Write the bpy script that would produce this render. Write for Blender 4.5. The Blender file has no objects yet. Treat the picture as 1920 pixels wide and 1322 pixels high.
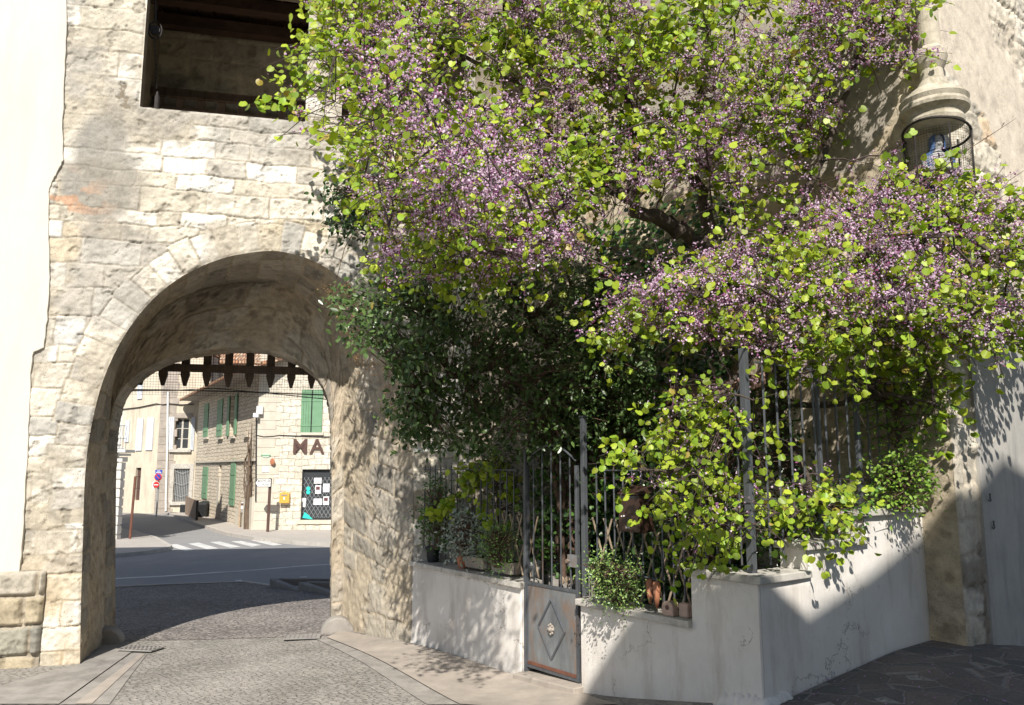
import bpy, math, random
import numpy as np
from mathutils import Vector, Matrix
R = math.radians
sc = bpy.context.scene
COL = sc.collection
rnd = random.Random(7)
EYE = 1.65
PITCH = R(8.23); F = 1500.0
cP, sP = math.cos(PITCH), math.sin(PITCH)

# ------------------------------------------------------------ picture -> place helpers
def ray(px, py):
    a = px-960.0; b = 661.0-py
    return (a, F*cP-b*sP, F*sP+b*cP)
def atY(px, py, Y):
    r = ray(px, py); k = Y/r[1]
    return Vector((r[0]*k, Y, EYE+r[2]*k))
class Wall:
    """vertical plane: origin P0 (x, y), unit horizontal direction d, normal n turned to the viewer"""
    def __init__(s, P0, ang):
        s.P = np.array(P0, float); s.d = np.array([math.cos(ang), math.sin(ang)])
        s.n = np.array([s.d[1], -s.d[0]])
        if np.dot(s.n, s.P) > 0: s.n = -s.n
    def uv(s, px, py, off=0.0):
        r = ray(px, py); den = r[0]*s.n[0]+r[1]*s.n[1]
        k = (np.dot(s.P, s.n)+off)/den
        x, y = r[0]*k, r[1]*k
        return float((x-s.P[0])*s.d[0]+(y-s.P[1])*s.d[1]), float(EYE+r[2]*k)
    def p(s, u, z, off=0.0):
        q = s.P+s.d*u+s.n*off
        return Vector((q[0], q[1], z))
    def hit(s, px, py, off=0.0):
        u, z = s.uv(px, py, off); return s.p(u, z, off)
    def arr(s, U, Z, O):
        return np.stack([s.P[0]+s.d[0]*U+s.n[0]*O, s.P[1]+s.d[1]*U+s.n[1]*O, Z], -1)

# ------------------------------------------------------------ noise
def _h(ix, iy, seed):
    n = (ix.astype(np.int64)*374761393+iy.astype(np.int64)*668265263+seed*1442695041) & 0xffffffff
    n = ((n ^ (n >> 13))*1274126177) & 0xffffffff
    n = ((n ^ (n >> 16))*2246822519) & 0xffffffff
    return ((n ^ (n >> 15)) & 0xffffff)/float(0xffffff)
def vn(x, y, seed=0):
    ix = np.floor(x); iy = np.floor(y); fx = x-ix; fy = y-iy
    fx = fx*fx*(3-2*fx); fy = fy*fy*(3-2*fy)
    a = _h(ix, iy, seed); b = _h(ix+1, iy, seed); c = _h(ix, iy+1, seed); d = _h(ix+1, iy+1, seed)
    return (a*(1-fx)+b*fx)*(1-fy)+(c*(1-fx)+d*fx)*fy
def fbm(x, y, seed=0, o=4):
    t = 0; s = 0; a = 1.0
    for i in range(o):
        t = t+a*vn(x*2**i, y*2**i, seed+i*17); s += a; a *= .5
    return t/s
def ss(a, b, x):
    t = np.clip((x-a)/(b-a), 0, 1); return t*t*(3-2*t)

# ------------------------------------------------------------ mesh helpers
def link(me, name, mat, parent=None):
    o = bpy.data.objects.new(name, me); COL.objects.link(o)
    if mat:
        for m in (mat if isinstance(mat, (list, tuple)) else [mat]): me.materials.append(m)
    if parent: o.parent = parent
    return o
def tag(o, label=None, cat=None, group=None, kind=None):
    if label: o['label'] = label
    if cat: o['category'] = cat
    if group: o['group'] = group
    if kind: o['kind'] = kind
    return o
def thing(name, label, cat, group=None, loc=(0, 0, 0)):
    o = bpy.data.objects.new(name, None); COL.objects.link(o); o.location = loc; o.empty_display_size = .1
    return tag(o, label, cat, group)
def wloc(o):
    v = Vector()
    while o is not None: v += o.location; o = o.parent
    return v
def np_mesh(name, verts, faces, mat, parent=None, col=None, smooth=False):
    """faces: (M,k) int array or list of such arrays"""
    if not isinstance(faces, list): faces = [faces]
    me = bpy.data.meshes.new(name)
    verts = np.asarray(verts, np.float32).reshape(-1, 3)
    if parent is not None: verts = verts-np.array(wloc(parent), np.float32)
    me.vertices.add(len(verts)); me.vertices.foreach_set('co', verts.ravel())
    lp = np.concatenate([f.ravel() for f in faces]).astype(np.int32)
    tot = np.concatenate([np.full(len(f), f.shape[1]) for f in faces]).astype(np.int32)
    st = np.concatenate([[0], np.cumsum(tot)[:-1]]).astype(np.int32)
    me.loops.add(len(lp)); me.loops.foreach_set('vertex_index', lp)
    me.polygons.add(len(tot)); me.polygons.foreach_set('loop_start', st); me.polygons.foreach_set('loop_total', tot)
    if col is not None:
        at = me.color_attributes.new('Col', 'FLOAT_COLOR', 'POINT')
        c = np.ones((len(verts), 4), np.float32); c[:, :3] = np.asarray(col, np.float32).reshape(-1, 3)
        at.data.foreach_set('color', c.ravel())
    me.update(calc_edges=True); me.validate()
    if smooth: me.polygons.foreach_set('use_smooth', np.ones(len(me.polygons), bool))
    return link(me, name, mat, parent)
class MB:
    def __init__(s): s.v = []; s.f = []; s.mi = []; s.m = 0
    def add(s, vs, fs):
        k = len(s.v); s.v += [tuple(q) for q in vs]; s.f += [tuple(i+k for i in f) for f in fs]; s.mi += [s.m]*len(fs)
    def hexa(s, b, t):
        s.add(list(b)+list(t), [(3, 2, 1, 0), (4, 5, 6, 7), (0, 1, 5, 4), (1, 2, 6, 5), (2, 3, 7, 6), (3, 0, 4, 7)])
    def box(s, x0, x1, y0, y1, z0, z1):
        s.hexa([(x0, y0, z0), (x1, y0, z0), (x1, y1, z0), (x0, y1, z0)], [(x0, y0, z1), (x1, y0, z1), (x1, y1, z1), (x0, y1, z1)])
    def wbox(s, W, u0, u1, z0, z1, o0, o1):
        s.hexa([W.p(u0, z0, o1), W.p(u1, z0, o1), W.p(u1, z0, o0), W.p(u0, z0, o0)],
               [W.p(u0, z1, o1), W.p(u1, z1, o1), W.p(u1, z1, o0), W.p(u0, z1, o0)])
    def prism(s, pts, off):
        """closed polygon pts (Vectors) pushed by vector off"""
        n = len(pts); off = Vector(off); a = [Vector(q) for q in pts]; b = [q+off for q in a]
        s.add(a+b, [tuple(range(n)), tuple(range(2*n-1, n-1, -1))]+[((i+1) % n, i, n+i, n+(i+1) % n) for i in range(n)])
    def tube(s, pts, rad, n=6, cap=True):
        pts = [Vector(q) for q in pts]
        if not hasattr(rad, '__len__'): rad = [rad]*len(pts)
        vs = []; fs = []; prev = None
        for i, q in enumerate(pts):
            t = (pts[min(i+1, len(pts)-1)]-pts[max(i-1, 0)])
            if t.length < 1e-9: t = Vector((0, 0, 1))
            t.normalize()
            if prev is None:
                a = Vector((0, 0, 1)) if abs(t.z) < .9 else Vector((1, 0, 0)); x = t.cross(a).normalized()
            else:
                x = (prev-t*prev.dot(t)); x = x.normalized() if x.length > 1e-6 else t.orthogonal().normalized()
            prev = x; y = t.cross(x)
            for k in range(n):
                a = 2*math.pi*k/n; vs.append(q+(x*math.cos(a)+y*math.sin(a))*rad[i])
        for i in range(len(pts)-1):
            for k in range(n):
                k2 = (k+1) % n; fs.append((i*n+k, i*n+k2, (i+1)*n+k2, (i+1)*n+k))
        if cap: fs += [tuple(range(n-1, -1, -1)), tuple(range((len(pts)-1)*n, len(pts)*n))]
        s.add(vs, fs)
    def lathe(s, c, prof, n=16, axis=None, x=None):
        c = Vector(c); z = Vector(axis or (0, 0, 1)).normalized(); x = Vector(x) if x else z.orthogonal().normalized(); y = z.cross(x)
        vs = []; fs = []
        for r, h in prof:
            for k in range(n):
                a = 2*math.pi*k/n; vs.append(c+z*h+(x*math.cos(a)+y*math.sin(a))*r)
        for i in range(len(prof)-1):
            for k in range(n):
                k2 = (k+1) % n; fs.append((i*n+k, i*n+k2, (i+1)*n+k2, (i+1)*n+k))
        fs += [tuple(range(n-1, -1, -1)), tuple(range((len(prof)-1)*n, len(prof)*n))]
        s.add(vs, fs)
    def build(s, name, mat, parent=None, bevel=0, smooth=False):
        if mat in (M['rough'], M['stone']): mat = M['mass']
        me = bpy.data.meshes.new(name)
        vs = s.v
        if parent is not None:
            L = wloc(parent); vs = [(a-L.x, b-L.y, c-L.z) for a, b, c in vs]
        me.from_pydata(vs, [], s.f); me.update()
        o = link(me, name, mat, parent)
        if s.mi and max(s.mi) > 0: me.polygons.foreach_set('material_index', s.mi)
        if smooth: me.polygons.foreach_set('use_smooth', [True]*len(me.polygons))
        if bevel:
            b = o.modifiers.new('Bevel', 'BEVEL'); b.width = bevel; b.segments = 2; b.limit_method = 'ANGLE'
        return o

# ------------------------------------------------------------ materials
MATS = {}
def newmat(name):
    m = bpy.data.materials.new(name); m.use_nodes = True; MATS[name] = m
    nt = m.node_tree; return m, nt, nt.nodes, nt.links, nt.nodes['Principled BSDF']
def noise(N, L, scale, detail=6, rough=.6, vec=None, dist=0):
    n = N.new('ShaderNodeTexNoise'); n.inputs['Scale'].default_value = scale; n.inputs['Detail'].default_value = detail
    n.inputs['Roughness'].default_value = rough; n.inputs['Distortion'].default_value = dist
    if vec is not None: L.new(vec, n.inputs['Vector'])
    return n
def pos(N, L, scale=(1, 1, 1), rot=(0, 0, 0)):
    g = N.new('ShaderNodeNewGeometry'); mp = N.new('ShaderNodeMapping'); mp.inputs['Scale'].default_value = scale; mp.inputs['Rotation'].default_value = rot
    L.new(g.outputs['Position'], mp.inputs['Vector']); return mp.outputs['Vector']
def ramp(N, L, src, stops):
    r = N.new('ShaderNodeValToRGB'); e = r.color_ramp.elements
    while len(e) < len(stops): e.new(.5)
    for i, (p, c) in enumerate(stops):
        e[i].position = p; e[i].color = (c if hasattr(c, '__len__') else (c, c, c))+(1,) if not hasattr(c, '__len__') or len(c) == 3 else c
    L.new(src, r.inputs['Fac']); return r.outputs['Color']
def mixc(N, L, fac, a, b, mode='MIX'):
    m = N.new('ShaderNodeMix'); m.data_type = 'RGBA'; m.blend_type = mode
    for k, v in ((0, fac), (6, a), (7, b)):
        if hasattr(v, 'is_linked') or hasattr(v, 'links'): L.new(v, m.inputs[k])
        elif k == 0: m.inputs[k].default_value = v
        else: m.inputs[k].default_value = tuple(v)+(1,)
    return m.outputs[2]
def bump(N, L, B, h, strength=.5, dist=.01, prev=None):
    b = N.new('ShaderNodeBump'); b.inputs['Strength'].default_value = strength; b.inputs['Distance'].default_value = dist
    L.new(h, b.inputs['Height'])
    if prev is not None: L.new(prev, b.inputs['Normal'])
    if B is not None: L.new(b.outputs['Normal'], B.inputs['Normal'])
    return b.outputs['Normal']
def attr(N):
    a = N.new('ShaderNodeAttribute'); a.attribute_name = 'Col'; return a.outputs['Color']

def mat_stone(name, b1=.6, sc1=70, pit=True):
    m, nt, N, L, B = newmat(name)
    v = pos(N, L)
    n1 = noise(N, L, 9, 8, .65, v); n2 = noise(N, L, sc1, 5, .7, v); n3 = noise(N, L, 2.2, 5, .6, v)
    c = mixc(N, L, 1.0, attr(N), ramp(N, L, n1.outputs['Fac'], [(.3, .72), (.5, .98), (.75, 1.16)]), 'MULTIPLY')
    c = mixc(N, L, 1.0, c, ramp(N, L, n2.outputs['Fac'], [(.3, .8), (.5, 1.0), (.7, 1.1)]), 'MULTIPLY')
    c = mixc(N, L, ramp(N, L, n3.outputs['Fac'], [(.55, 0.0), (.72, .35)]), c, (.24, .21, .17))
    nrm = bump(N, L, None, n2.outputs['Fac'], b1, .006)
    if pit:
        vo = N.new('ShaderNodeTexVoronoi'); vo.inputs['Scale'].default_value = 38; L.new(v, vo.inputs['Vector'])
        pm = N.new('ShaderNodeMath'); pm.operation = 'MULTIPLY'
        pr = ramp(N, L, vo.outputs['Distance'], [(.10, 1.0), (.22, 0.0)]); L.new(pr, pm.inputs[0])
        nm = noise(N, L, 5, 4, .7, v); L.new(ramp(N, L, nm.outputs['Fac'], [(.48, 0.0), (.6, 1.0)]), pm.inputs[1])
        c = mixc(N, L, pm.outputs[0], c, (.13, .11, .085))
    L.new(c, B.inputs['Base Color']); B.inputs['Roughness'].default_value = .93; B.inputs['Specular IOR Level'].default_value = .15
    bump(N, L, B, n1.outputs['Fac'], .4, .02, nrm)
    return m
def mat_plain(name, col, rough=.6, metal=0, var=.15, scale=12, bumps=.2, bd=.003, dirt=None, stretch=(1, 1, 1), spec=.4, dthr=(.5, .68)):
    m, nt, N, L, B = newmat(name)
    v = pos(N, L, stretch); n1 = noise(N, L, scale, 7, .62, v)
    c = mixc(N, L, 1.0, col, ramp(N, L, n1.outputs['Fac'], [(.3, 1-var), (.7, 1+var)]), 'MULTIPLY')
    if dirt:
        n2 = noise(N, L, scale*.35, 8, .72, v, .4)
        c = mixc(N, L, ramp(N, L, n2.outputs['Fac'], [(dthr[0], 0.0), (dthr[1], .8)]), c, dirt)
    L.new(c, B.inputs['Base Color']); B.inputs['Roughness'].default_value = rough; B.inputs['Metallic'].default_value = metal
    B.inputs['Specular IOR Level'].default_value = spec
    if bumps:
        n3 = noise(N, L, scale*9, 4, .65, v); bump(N, L, B, n3.outputs['Fac'], bumps, bd)
    return m
def mat_render(name, col, col2, streak, gscale=120, bs=.5):
    """lime render: fine grain, soft cloudy tone, vertical weather streaks"""
    m, nt, N, L, B = newmat(name)
    v = pos(N, L); vs = pos(N, L, (1, 1, .18))
    n1 = noise(N, L, 1.7, 8, .65, v); n2 = noise(N, L, gscale, 3, .7, v); n3 = noise(N, L, 4.5, 7, .7, vs); n4 = noise(N, L, 14, 6, .7, v)
    c = mixc(N, L, ramp(N, L, n1.outputs['Fac'], [(.35, 0.0), (.65, 1.0)]), col, col2)
    c = mixc(N, L, ramp(N, L, n3.outputs['Fac'], [(.48, 0.0), (.72, .7)]), c, streak)
    c = mixc(N, L, ramp(N, L, n4.outputs['Fac'], [(.63, 0.0), (.74, .5)]), c, streak)
    if bs > .6:
        nv = noise(N, L, 3, 5, .7, v); av = N.new('ShaderNodeVectorMath'); av.operation = 'MULTIPLY_ADD'; av.inputs[1].default_value = (.5, .5, .5); L.new(nv.outputs['Color'], av.inputs[0]); L.new(v, av.inputs[2])
        vo = N.new('ShaderNodeTexVoronoi'); vo.feature = 'DISTANCE_TO_EDGE'; vo.inputs['Scale'].default_value = 1.3; L.new(av.outputs[0], vo.inputs['Vector'])
        mk = N.new('ShaderNodeMath'); mk.operation = 'MULTIPLY'; L.new(ramp(N, L, vo.outputs['Distance'], [(.002, .75), (.007, 0.0)]), mk.inputs[0]); n5 = noise(N, L, 1.3, 3, .6, v); L.new(ramp(N, L, n5.outputs['Fac'], [(.5, 0.0), (.56, 1.0)]), mk.inputs[1])
        c = mixc(N, L, mk.outputs[0], c, (.12, .10, .08))
    L.new(c, B.inputs['Base Color']); B.inputs['Roughness'].default_value = .9; B.inputs['Specular IOR Level'].default_value = .2
    nn = bump(N, L, None, n2.outputs['Fac'], bs, .004); bump(N, L, B, n4.outputs['Fac'], .25, .01, nn)
    return m
def mat_leaf(name, trans=.35, rough=.45, spec=.4):
    m, nt, N, L, B = newmat(name)
    a = attr(N); L.new(a, B.inputs['Base Color']); B.inputs['Roughness'].default_value = rough; B.inputs['Specular IOR Level'].default_value = spec
    t = N.new('ShaderNodeBsdfTranslucent'); hs = N.new('ShaderNodeHueSaturation'); hs.inputs['Value'].default_value = 1.25; hs.inputs['Saturation'].default_value = 1.1
    L.new(a, hs.inputs['Color']); L.new(hs.outputs['Color'], t.inputs['Color'])
    mx = N.new('ShaderNodeMixShader'); mx.inputs[0].default_value = trans
    L.new(B.outputs[0], mx.inputs[1]); L.new(t.outputs[0], mx.inputs[2]); L.new(mx.outputs[0], N['Material Output'].inputs['Surface'])
    return m
def mat_brickwall(name, c1, c2, mort, bw, bh, U=(1, 0), mortar=.02, rough_bump=.5, jit=.05, grey=.0):
    """coursed masonry seen from far: courses along direction U; warped joints"""
    m, nt, N, L, B = newmat(name)
    g = N.new('ShaderNodeNewGeometry'); sx = N.new('ShaderNodeSeparateXYZ'); L.new(g.outputs['Position'], sx.inputs[0])
    d = N.new('ShaderNodeVectorMath'); d.operation = 'DOT_PRODUCT'; d.inputs[1].default_value = (U[0], U[1], 0); L.new(g.outputs['Position'], d.inputs[0])
    cb = N.new('ShaderNodeCombineXYZ'); L.new(d.outputs['Value'], cb.inputs[0]); L.new(sx.outputs[2], cb.inputs[1])
    nw = noise(N, L, 2.2, 4, .6, cb.outputs[0])
    ad = N.new('ShaderNodeVectorMath'); ad.operation = 'MULTIPLY_ADD'; ad.inputs[1].default_value = (jit*2, jit*2, 0); L.new(nw.outputs['Color'], ad.inputs[0]); L.new(cb.outputs[0], ad.inputs[2])
    b = N.new('ShaderNodeTexBrick'); b.inputs['Scale'].default_value = 1; b.inputs['Brick Width'].default_value = bw; b.inputs['Row Height'].default_value = bh
    b.inputs['Mortar Size'].default_value = mortar; b.inputs['Mortar Smooth'].default_value = .6; b.inputs['Bias'].default_value = 0
    b.inputs['Color1'].default_value = tuple(c1)+(1,); b.inputs['Color2'].default_value = tuple(c2)+(1,); b.inputs['Mortar'].default_value = tuple(mort)+(1,)
    L.new(ad.outputs[0], b.inputs['Vector'])
    n1 = noise(N, L, 7, 6, .7, cb.outputs[0]); n2 = noise(N, L, .9, 6, .65, cb.outputs[0])
    c = mixc(N, L, 1.0, b.outputs['Color'], ramp(N, L, n1.outputs['Fac'], [(.3, .6), (.5, 1.0), (.7, 1.2)]), 'MULTIPLY')
    c = mixc(N, L, ramp(N, L, n2.outputs['Fac'], [(.5, 0.0), (.68, .45+grey)]), c, (.3, .26, .2))
    L.new(c, B.inputs['Base Color']); B.inputs['Roughness'].default_value = .95; B.inputs['Specular IOR Level'].default_value = .1
    nn = bump(N, L, None, n1.outputs['Fac'], rough_bump, .05)
    inv = N.new('ShaderNodeMath'); inv.operation = 'SUBTRACT'; inv.inputs[0].default_value = 1; L.new(b.outputs['Fac'], inv.inputs[1])
    bump(N, L, B, inv.outputs[0], .6, .03, nn)
    return m
def mat_asphalt(name, a, b, patch):
    m, nt, N, L, B = newmat(name)
    v = pos(N, L); n1 = noise(N, L, 1.1, 8, .7, v); n2 = noise(N, L, 160, 3, .8, v); n3 = noise(N, L, .35, 4, .6, pos(N, L, (1, .25, 1)))
    c = mixc(N, L, ramp(N, L, n1.outputs['Fac'], [(.35, 0.0), (.65, 1.0)]), a, b)
    c = mixc(N, L, ramp(N, L, n3.outputs['Fac'], [(.5, 0.0), (.6, .6)]), c, patch)
    c = mixc(N, L, 1.0, c, ramp(N, L, n2.outputs['Fac'], [(.3, .6), (.7, 1.5)]), 'MULTIPLY')
    L.new(c, B.inputs['Base Color']); B.inputs['Roughness'].default_value = .85; bump(N, L, B, n2.outputs['Fac'], .5, .006)
    return m
def mat_setts(name, scl, ca, cb_, joint, jw=.08, stretch=(1, 1.9, 1), wear=.5, rot=0.0, bd=.012):
    m, nt, N, L, B = newmat(name)
    v0 = pos(N, L, rot=(0, 0, rot)); v = pos(N, L, stretch, (0, 0, rot))
    nw = noise(N, L, 3, 3, .5, v)
    ad = N.new('ShaderNodeVectorMath'); ad.operation = 'MULTIPLY_ADD'; ad.inputs[1].default_value = (.12, .12, 0); L.new(nw.outputs['Color'], ad.inputs[0]); L.new(v, ad.inputs[2])
    ve = N.new('ShaderNodeTexVoronoi'); ve.feature = 'DISTANCE_TO_EDGE'; ve.inputs['Scale'].default_value = scl; ve.inputs['Randomness'].default_value = .75; L.new(ad.outputs[0], ve.inputs['Vector'])
    vc = N.new('ShaderNodeTexVoronoi'); vc.inputs['Scale'].default_value = scl; vc.inputs['Randomness'].default_value = .75; L.new(ad.outputs[0], vc.inputs['Vector'])
    hs = N.new('ShaderNodeSeparateColor'); L.new(vc.outputs['Color'], hs.inputs[0])
    c = mixc(N, L, hs.outputs[0], ca, cb_)
    e = ramp(N, L, ve.outputs['Distance'], [(0, 0.0), (jw, 1.0)])
    n1 = noise(N, L, 1.6, 8, .7, v0); n2 = noise(N, L, 45, 5, .7, v0)
    wr = ramp(N, L, n1.outputs['Fac'], [(.42, 0.0), (.6, wear)])
    ew = N.new('ShaderNodeMath'); ew.operation = 'MAXIMUM'; L.new(e, ew.inputs[0]); L.new(wr, ew.inputs[1])
    c = mixc(N, L, ew.outputs[0], joint, c)
    c = mixc(N, L, 1.0, c, ramp(N, L, n2.outputs['Fac'], [(.3, .72), (.7, 1.25)]), 'MULTIPLY')
    c = mixc(N, L, 1.0, c, ramp(N, L, n1.outputs['Fac'], [(.3, .8), (.7, 1.2)]), 'MULTIPLY')
    L.new(c, B.inputs['Base Color']); B.inputs['Roughness'].default_value = .82; B.inputs['Specular IOR Level'].default_value = .25
    nn = bump(N, L, None, n2.outputs['Fac'], .4, .006); bump(N, L, B, e, .8, bd, nn)
    return m

M = {}
M['stone'] = mat_stone('tower_limestone')
M['mass'] = mat_plain('old_limestone_mass', (.42, .365, .285), .93, 0, .3, 6, .8, .012, (.34, .29, .22))
M['rough'] = mat_stone('rough_limestone', .8, 50)
M['white_render'] = mat_render('cream_lime_render', (.67, .63, .555), (.64, .60, .525), (.57, .53, .455), 60, .14)
M['wall_render'] = mat_render('garden_wall_render', (.77, .74, .70), (.66, .625, .58), (.42, .365, .31), 130, .7)
M['grey_render'] = mat_render('grey_cement_render', (.45, .43, .395), (.35, .34, .32), (.21, .205, .195), 90, .4)
M['roughcast'] = mat_render('grey_roughcast', (.36, .325, .275), (.31, .28, .235), (.25, .22, .19), 45, 1.0)
M['coping'] = mat_plain('coping_stone', (.50, .475, .43), .85, 0, .18, 10, .5, .004, (.26, .24, .21))
M['iron'] = mat_plain('grey_painted_iron', (.10, .108, .12), .5, .3, .25, 18, .3, .002, (.16, .09, .055), (1, 1, .3), dthr=(.58, .7))
M['plate'] = mat_plain('worn_zinc_gate_sheet', (.20, .215, .225), .5, .35, .35, 7, .3, .003, (.27, .15, .08), (1, 1, .35), dthr=(.47, .62))
M['darkiron'] = mat_plain('dark_iron', (.035, .03, .028), .6, .3, .3, 20, .2, .002)
M['oldwood'] = mat_plain('weathered_dark_timber', (.12, .085, .06), .85, 0, .4, 14, .6, .005, (.1, .08, .06), (1, 1, .25))
M['redwood'] = mat_plain('dark_red_brown_beam', (.07, .04, .028), .8, 0, .4, 10, .5, .005, (.03, .018, .013), (.4, 1, 1))
M['bark'] = mat_plain('grey_brown_bark', (.115, .09, .072), .9, 0, .45, 14, 1.0, .02, (.045, .035, .03), (1, 1, .35))
M['stem'] = mat_plain('reddish_brown_stem', (.11, .07, .05), .85, 0, .4, 25, .5, .004)
M['twig'] = mat_plain('dark_twig', (.07, .05, .045), .85, 0, .3, 30, 0)
M['leaf'] = mat_leaf('judas_leaf', .30, .42, .35)
M['flower'] = mat_leaf('judas_blossom', .3, .7, .1)
M['privet'] = mat_leaf('privet_leaf', .15, .33, .5)
M['soil'] = mat_plain('dark_garden_soil', (.06, .045, .033), .95, 0, .4, 12, .8, .02)
M['terracotta'] = mat_plain('terracotta', (.42, .17, .09), .8, 0, .2, 12, .3, .003, (.3, .2, .15))
M['letterbox'] = mat_plain('brown_enamel', (.045, .024, .017), .4, .2, .3, 20, .3, .002, (.09, .045, .03))
M['old_tile'] = mat_plain('faded_pink_clay', (.30, .19, .15), .85, 0, .3, 12, .4, .004, (.16, .12, .1))
M['cane'] = mat_plain('bleached_trellis_wood', (.36, .28, .2), .85, 0, .3, 20, .4, .003)
M['white'] = mat_plain('white_paint', (.75, .75, .73), .5, 0, .06, 6, .1)
M['roadpaint'] = mat_plain('road_marking_paint', (.62, .62, .60), .7, 0, .2, 5, .3, .003, (.3, .3, .3))
M['black'] = mat_plain('black_plastic', (.018, .02, .022), .5, 0, .2, 8, .1)
M['green_shutter'] = mat_plain('green_shutter_paint', (.15, .29, .17), .6, 0, .1, 4, .1)
M['blue_shutter'] = mat_plain('pale_blue_shutter_paint', (.62, .66, .72), .6, 0, .12, 4, .1)
M['glass'] = mat_plain('dark_window_glass', (.05, .055, .06), .12, 0, .1, 3, 0)
M['gdoor'] = mat_plain('grey_door_paint', (.27, .265, .26), .6, 0, .12, 6, .1)
M['zinc'] = mat_plain('zinc_downpipe', (.42, .44, .45), .4, .5, .1, 8, .1)
M['yellow'] = mat_plain('yellow_mailbox_enamel', (.62, .37, .07), .4, 0, .05, 6, 0)
M['brown'] = mat_plain('brown_letter_metal', (.11, .065, .055), .5, .2, .1, 6, 0)
M['rust'] = mat_plain('red_brown_post', (.17, .075, .05), .6, .2, .25, 10, .2)
M['blue'] = mat_plain('sign_blue', (.02, .07, .42), .4, 0, .03, 5, 0)
M['red'] = mat_plain('sign_red', (.55, .03, .03), .4, 0, .03, 5, 0)
M['cyan'] = mat_plain('turquoise_paper', (.03, .55, .48), .6, 0, .05, 5, 0)
M['paper'] = mat_plain('pale_paper', (.7, .7, .72), .7, 0, .1, 9, 0)
M['print'] = mat_plain('printed_ink', (.13, .05, .06), .7, 0, .5, 9, 0)
M['lime_pot'] = mat_plain('lime_green_plastic', (.22, .45, .03), .4, 0, .05, 5, 0)
M['asphalt'] = mat_asphalt('road_asphalt', (.23, .23, .235), (.27, .265, .26), (.19, .195, .205))
M['pavement'] = mat_asphalt('pale_pavement', (.36, .33, .30), (.41, .38, .345), (.38, .35, .31))
M['setts'] = mat_setts('worn_street_setts', 19, (.32, .30, .27), (.38, .355, .325), (.21, .195, .17), .13, (.7, 2.5, 1), .8, R(-12), .016)
M['setts2'] = mat_setts('small_granite_setts', 14, (.25, .225, .205), (.38, .345, .32), (.10, .09, .085), .16, (1, 1.7, 1), .1, R(10))
M['flags'] = mat_setts('worn_paving_flags', 3.6, (.12, .115, .108), (.175, .145, .13), (.31, .285, .26), .05, (1, 1.25, 1), .65, R(-35), .02)
M['slab'] = mat_plain('gutter_slab_stone', (.30, .28, .255), .85, 0, .2, 6, .5, .006, (.17, .155, .14))
M['slab2'] = mat_plain('pale_gutter_stone', (.37, .325, .28), .85, 0, .2, 3, .6, .006, (.24, .215, .19))
M['kerb'] = mat_plain('kerb_stone', (.45, .42, .38), .85, 0, .15, 5, .3)
M['darkkerb'] = mat_plain('grey_ramp_stone', (.27, .255, .24), .85, 0, .2, 5, .5, .005)
M['mesh_blue'] = mat_plain('blue_painted_robe', (.06, .13, .30), .7, 0, .25, 14, .3, .004, (.4, .42, .45))
M['dress'] = mat_plain('white_painted_robe', (.42, .42, .42), .8, 0, .15, 14, .3, .004, (.4, .38, .35))
M['tile'] = mat_brickwall('clay_roof_tiles', (.52, .27, .16), (.56, .42, .30), (.16, .09, .06), .2, .28, (1, 0), .05, .6, .04)
# ------------------------------------------------------------ layout
def g0(Y): return -0.03*np.minimum(Y, 32.0)
def base_hit(px, py):
    r = ray(px, py); lo, hi = 2.0, 80.0
    for _ in range(60):
        mid = (lo+hi)/2; z = EYE+r[2]*mid/r[1]
        if z > g0(mid): lo = mid
        else: hi = mid
    return (r[0]*lo/r[1], lo)
A = base_hit(150, 1245)
FA = R(13.5)
TF = Wall(A, FA)                                   # tower front plane
u765, _ = TF.uv(767, 1205)
W0 = TF.P+TF.d*(u765+.02)
W1 = Wall(W0, R(-52.5))                            # garden wall towards the viewer
uc, _ = W1.uv(1423, 1085)
CORN = W1.P+W1.d*uc
W2 = Wall(CORN, R(37.5))                           # garden wall going off to the right
ue, _ = W2.uv(1746, 1195)
END = W2.P+W2.d*ue
HC = END+np.array([math.cos(R(-52.5)), math.sin(R(-52.5))])*.28
H2 = Wall(HC, R(37.5))


H1 = Wall(HC, R(127.5+0))                          # house flank going back behind the garden
H1.n = -W2.d.copy(); 
# d should run backwards from the corner
if np.dot(H1.d, np.array([0, 1])) < 0: H1.d = -H1.d
# ground residuals
cps = []
def cp(Pxy, px, py):
    r = ray(px, py); cps.append((Pxy[0], Pxy[1], EYE+r[2]*Pxy[1]/r[1]-float(g0(Pxy[1]))))
cp(W0, 765, 1205); u, _ = W1.uv(975, 1268); q = W1.P+W1.d*u; cp(q, 975, 1268)
u, _ = W1.uv(1088, 1300); q = W1.P+W1.d*u; cp(q, 1088, 1300); cp(CORN, 1423, 1326); cp(END, 1746, 1197)
for px_, py_ in ((1520, 1290), (1585, 1262), (1660, 1229)):
    u, _ = W2.uv(px_, py_); cp(W2.P+W2.d*u, px_, py_)
u, _ = H2.uv(1915, 1212); q = H2.P+H2.d*u; cp(q, 1915, 1212)
cps += [(A[0], A[1], 0), (-6, 6.5, 0.0), (-3, 12, 0), (0, 13, 0), (-3, 4, 0), (0, 3, .03), (-8, 12, 0), (4, 12, .4), (0, 0, 0.05), (5, 2, .4)]
cpa = np.array(cps)
_K = np.exp(-((cpa[:, None, 0]-cpa[None, :, 0])**2+(cpa[:, None, 1]-cpa[None, :, 1])**2)/(2*1.5**2))+np.eye(len(cpa))*.02
_w = np.linalg.solve(_K, cpa[:, 2])
def gz(x, y):
    x = np.asarray(x, float); y = np.asarray(y, float)
    k = np.exp(-((x[..., None]-cpa[:, 0])**2+(y[..., None]-cpa[:, 1])**2)/(2*1.5**2))
    return g0(y)+(k*_w).sum(-1)
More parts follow.
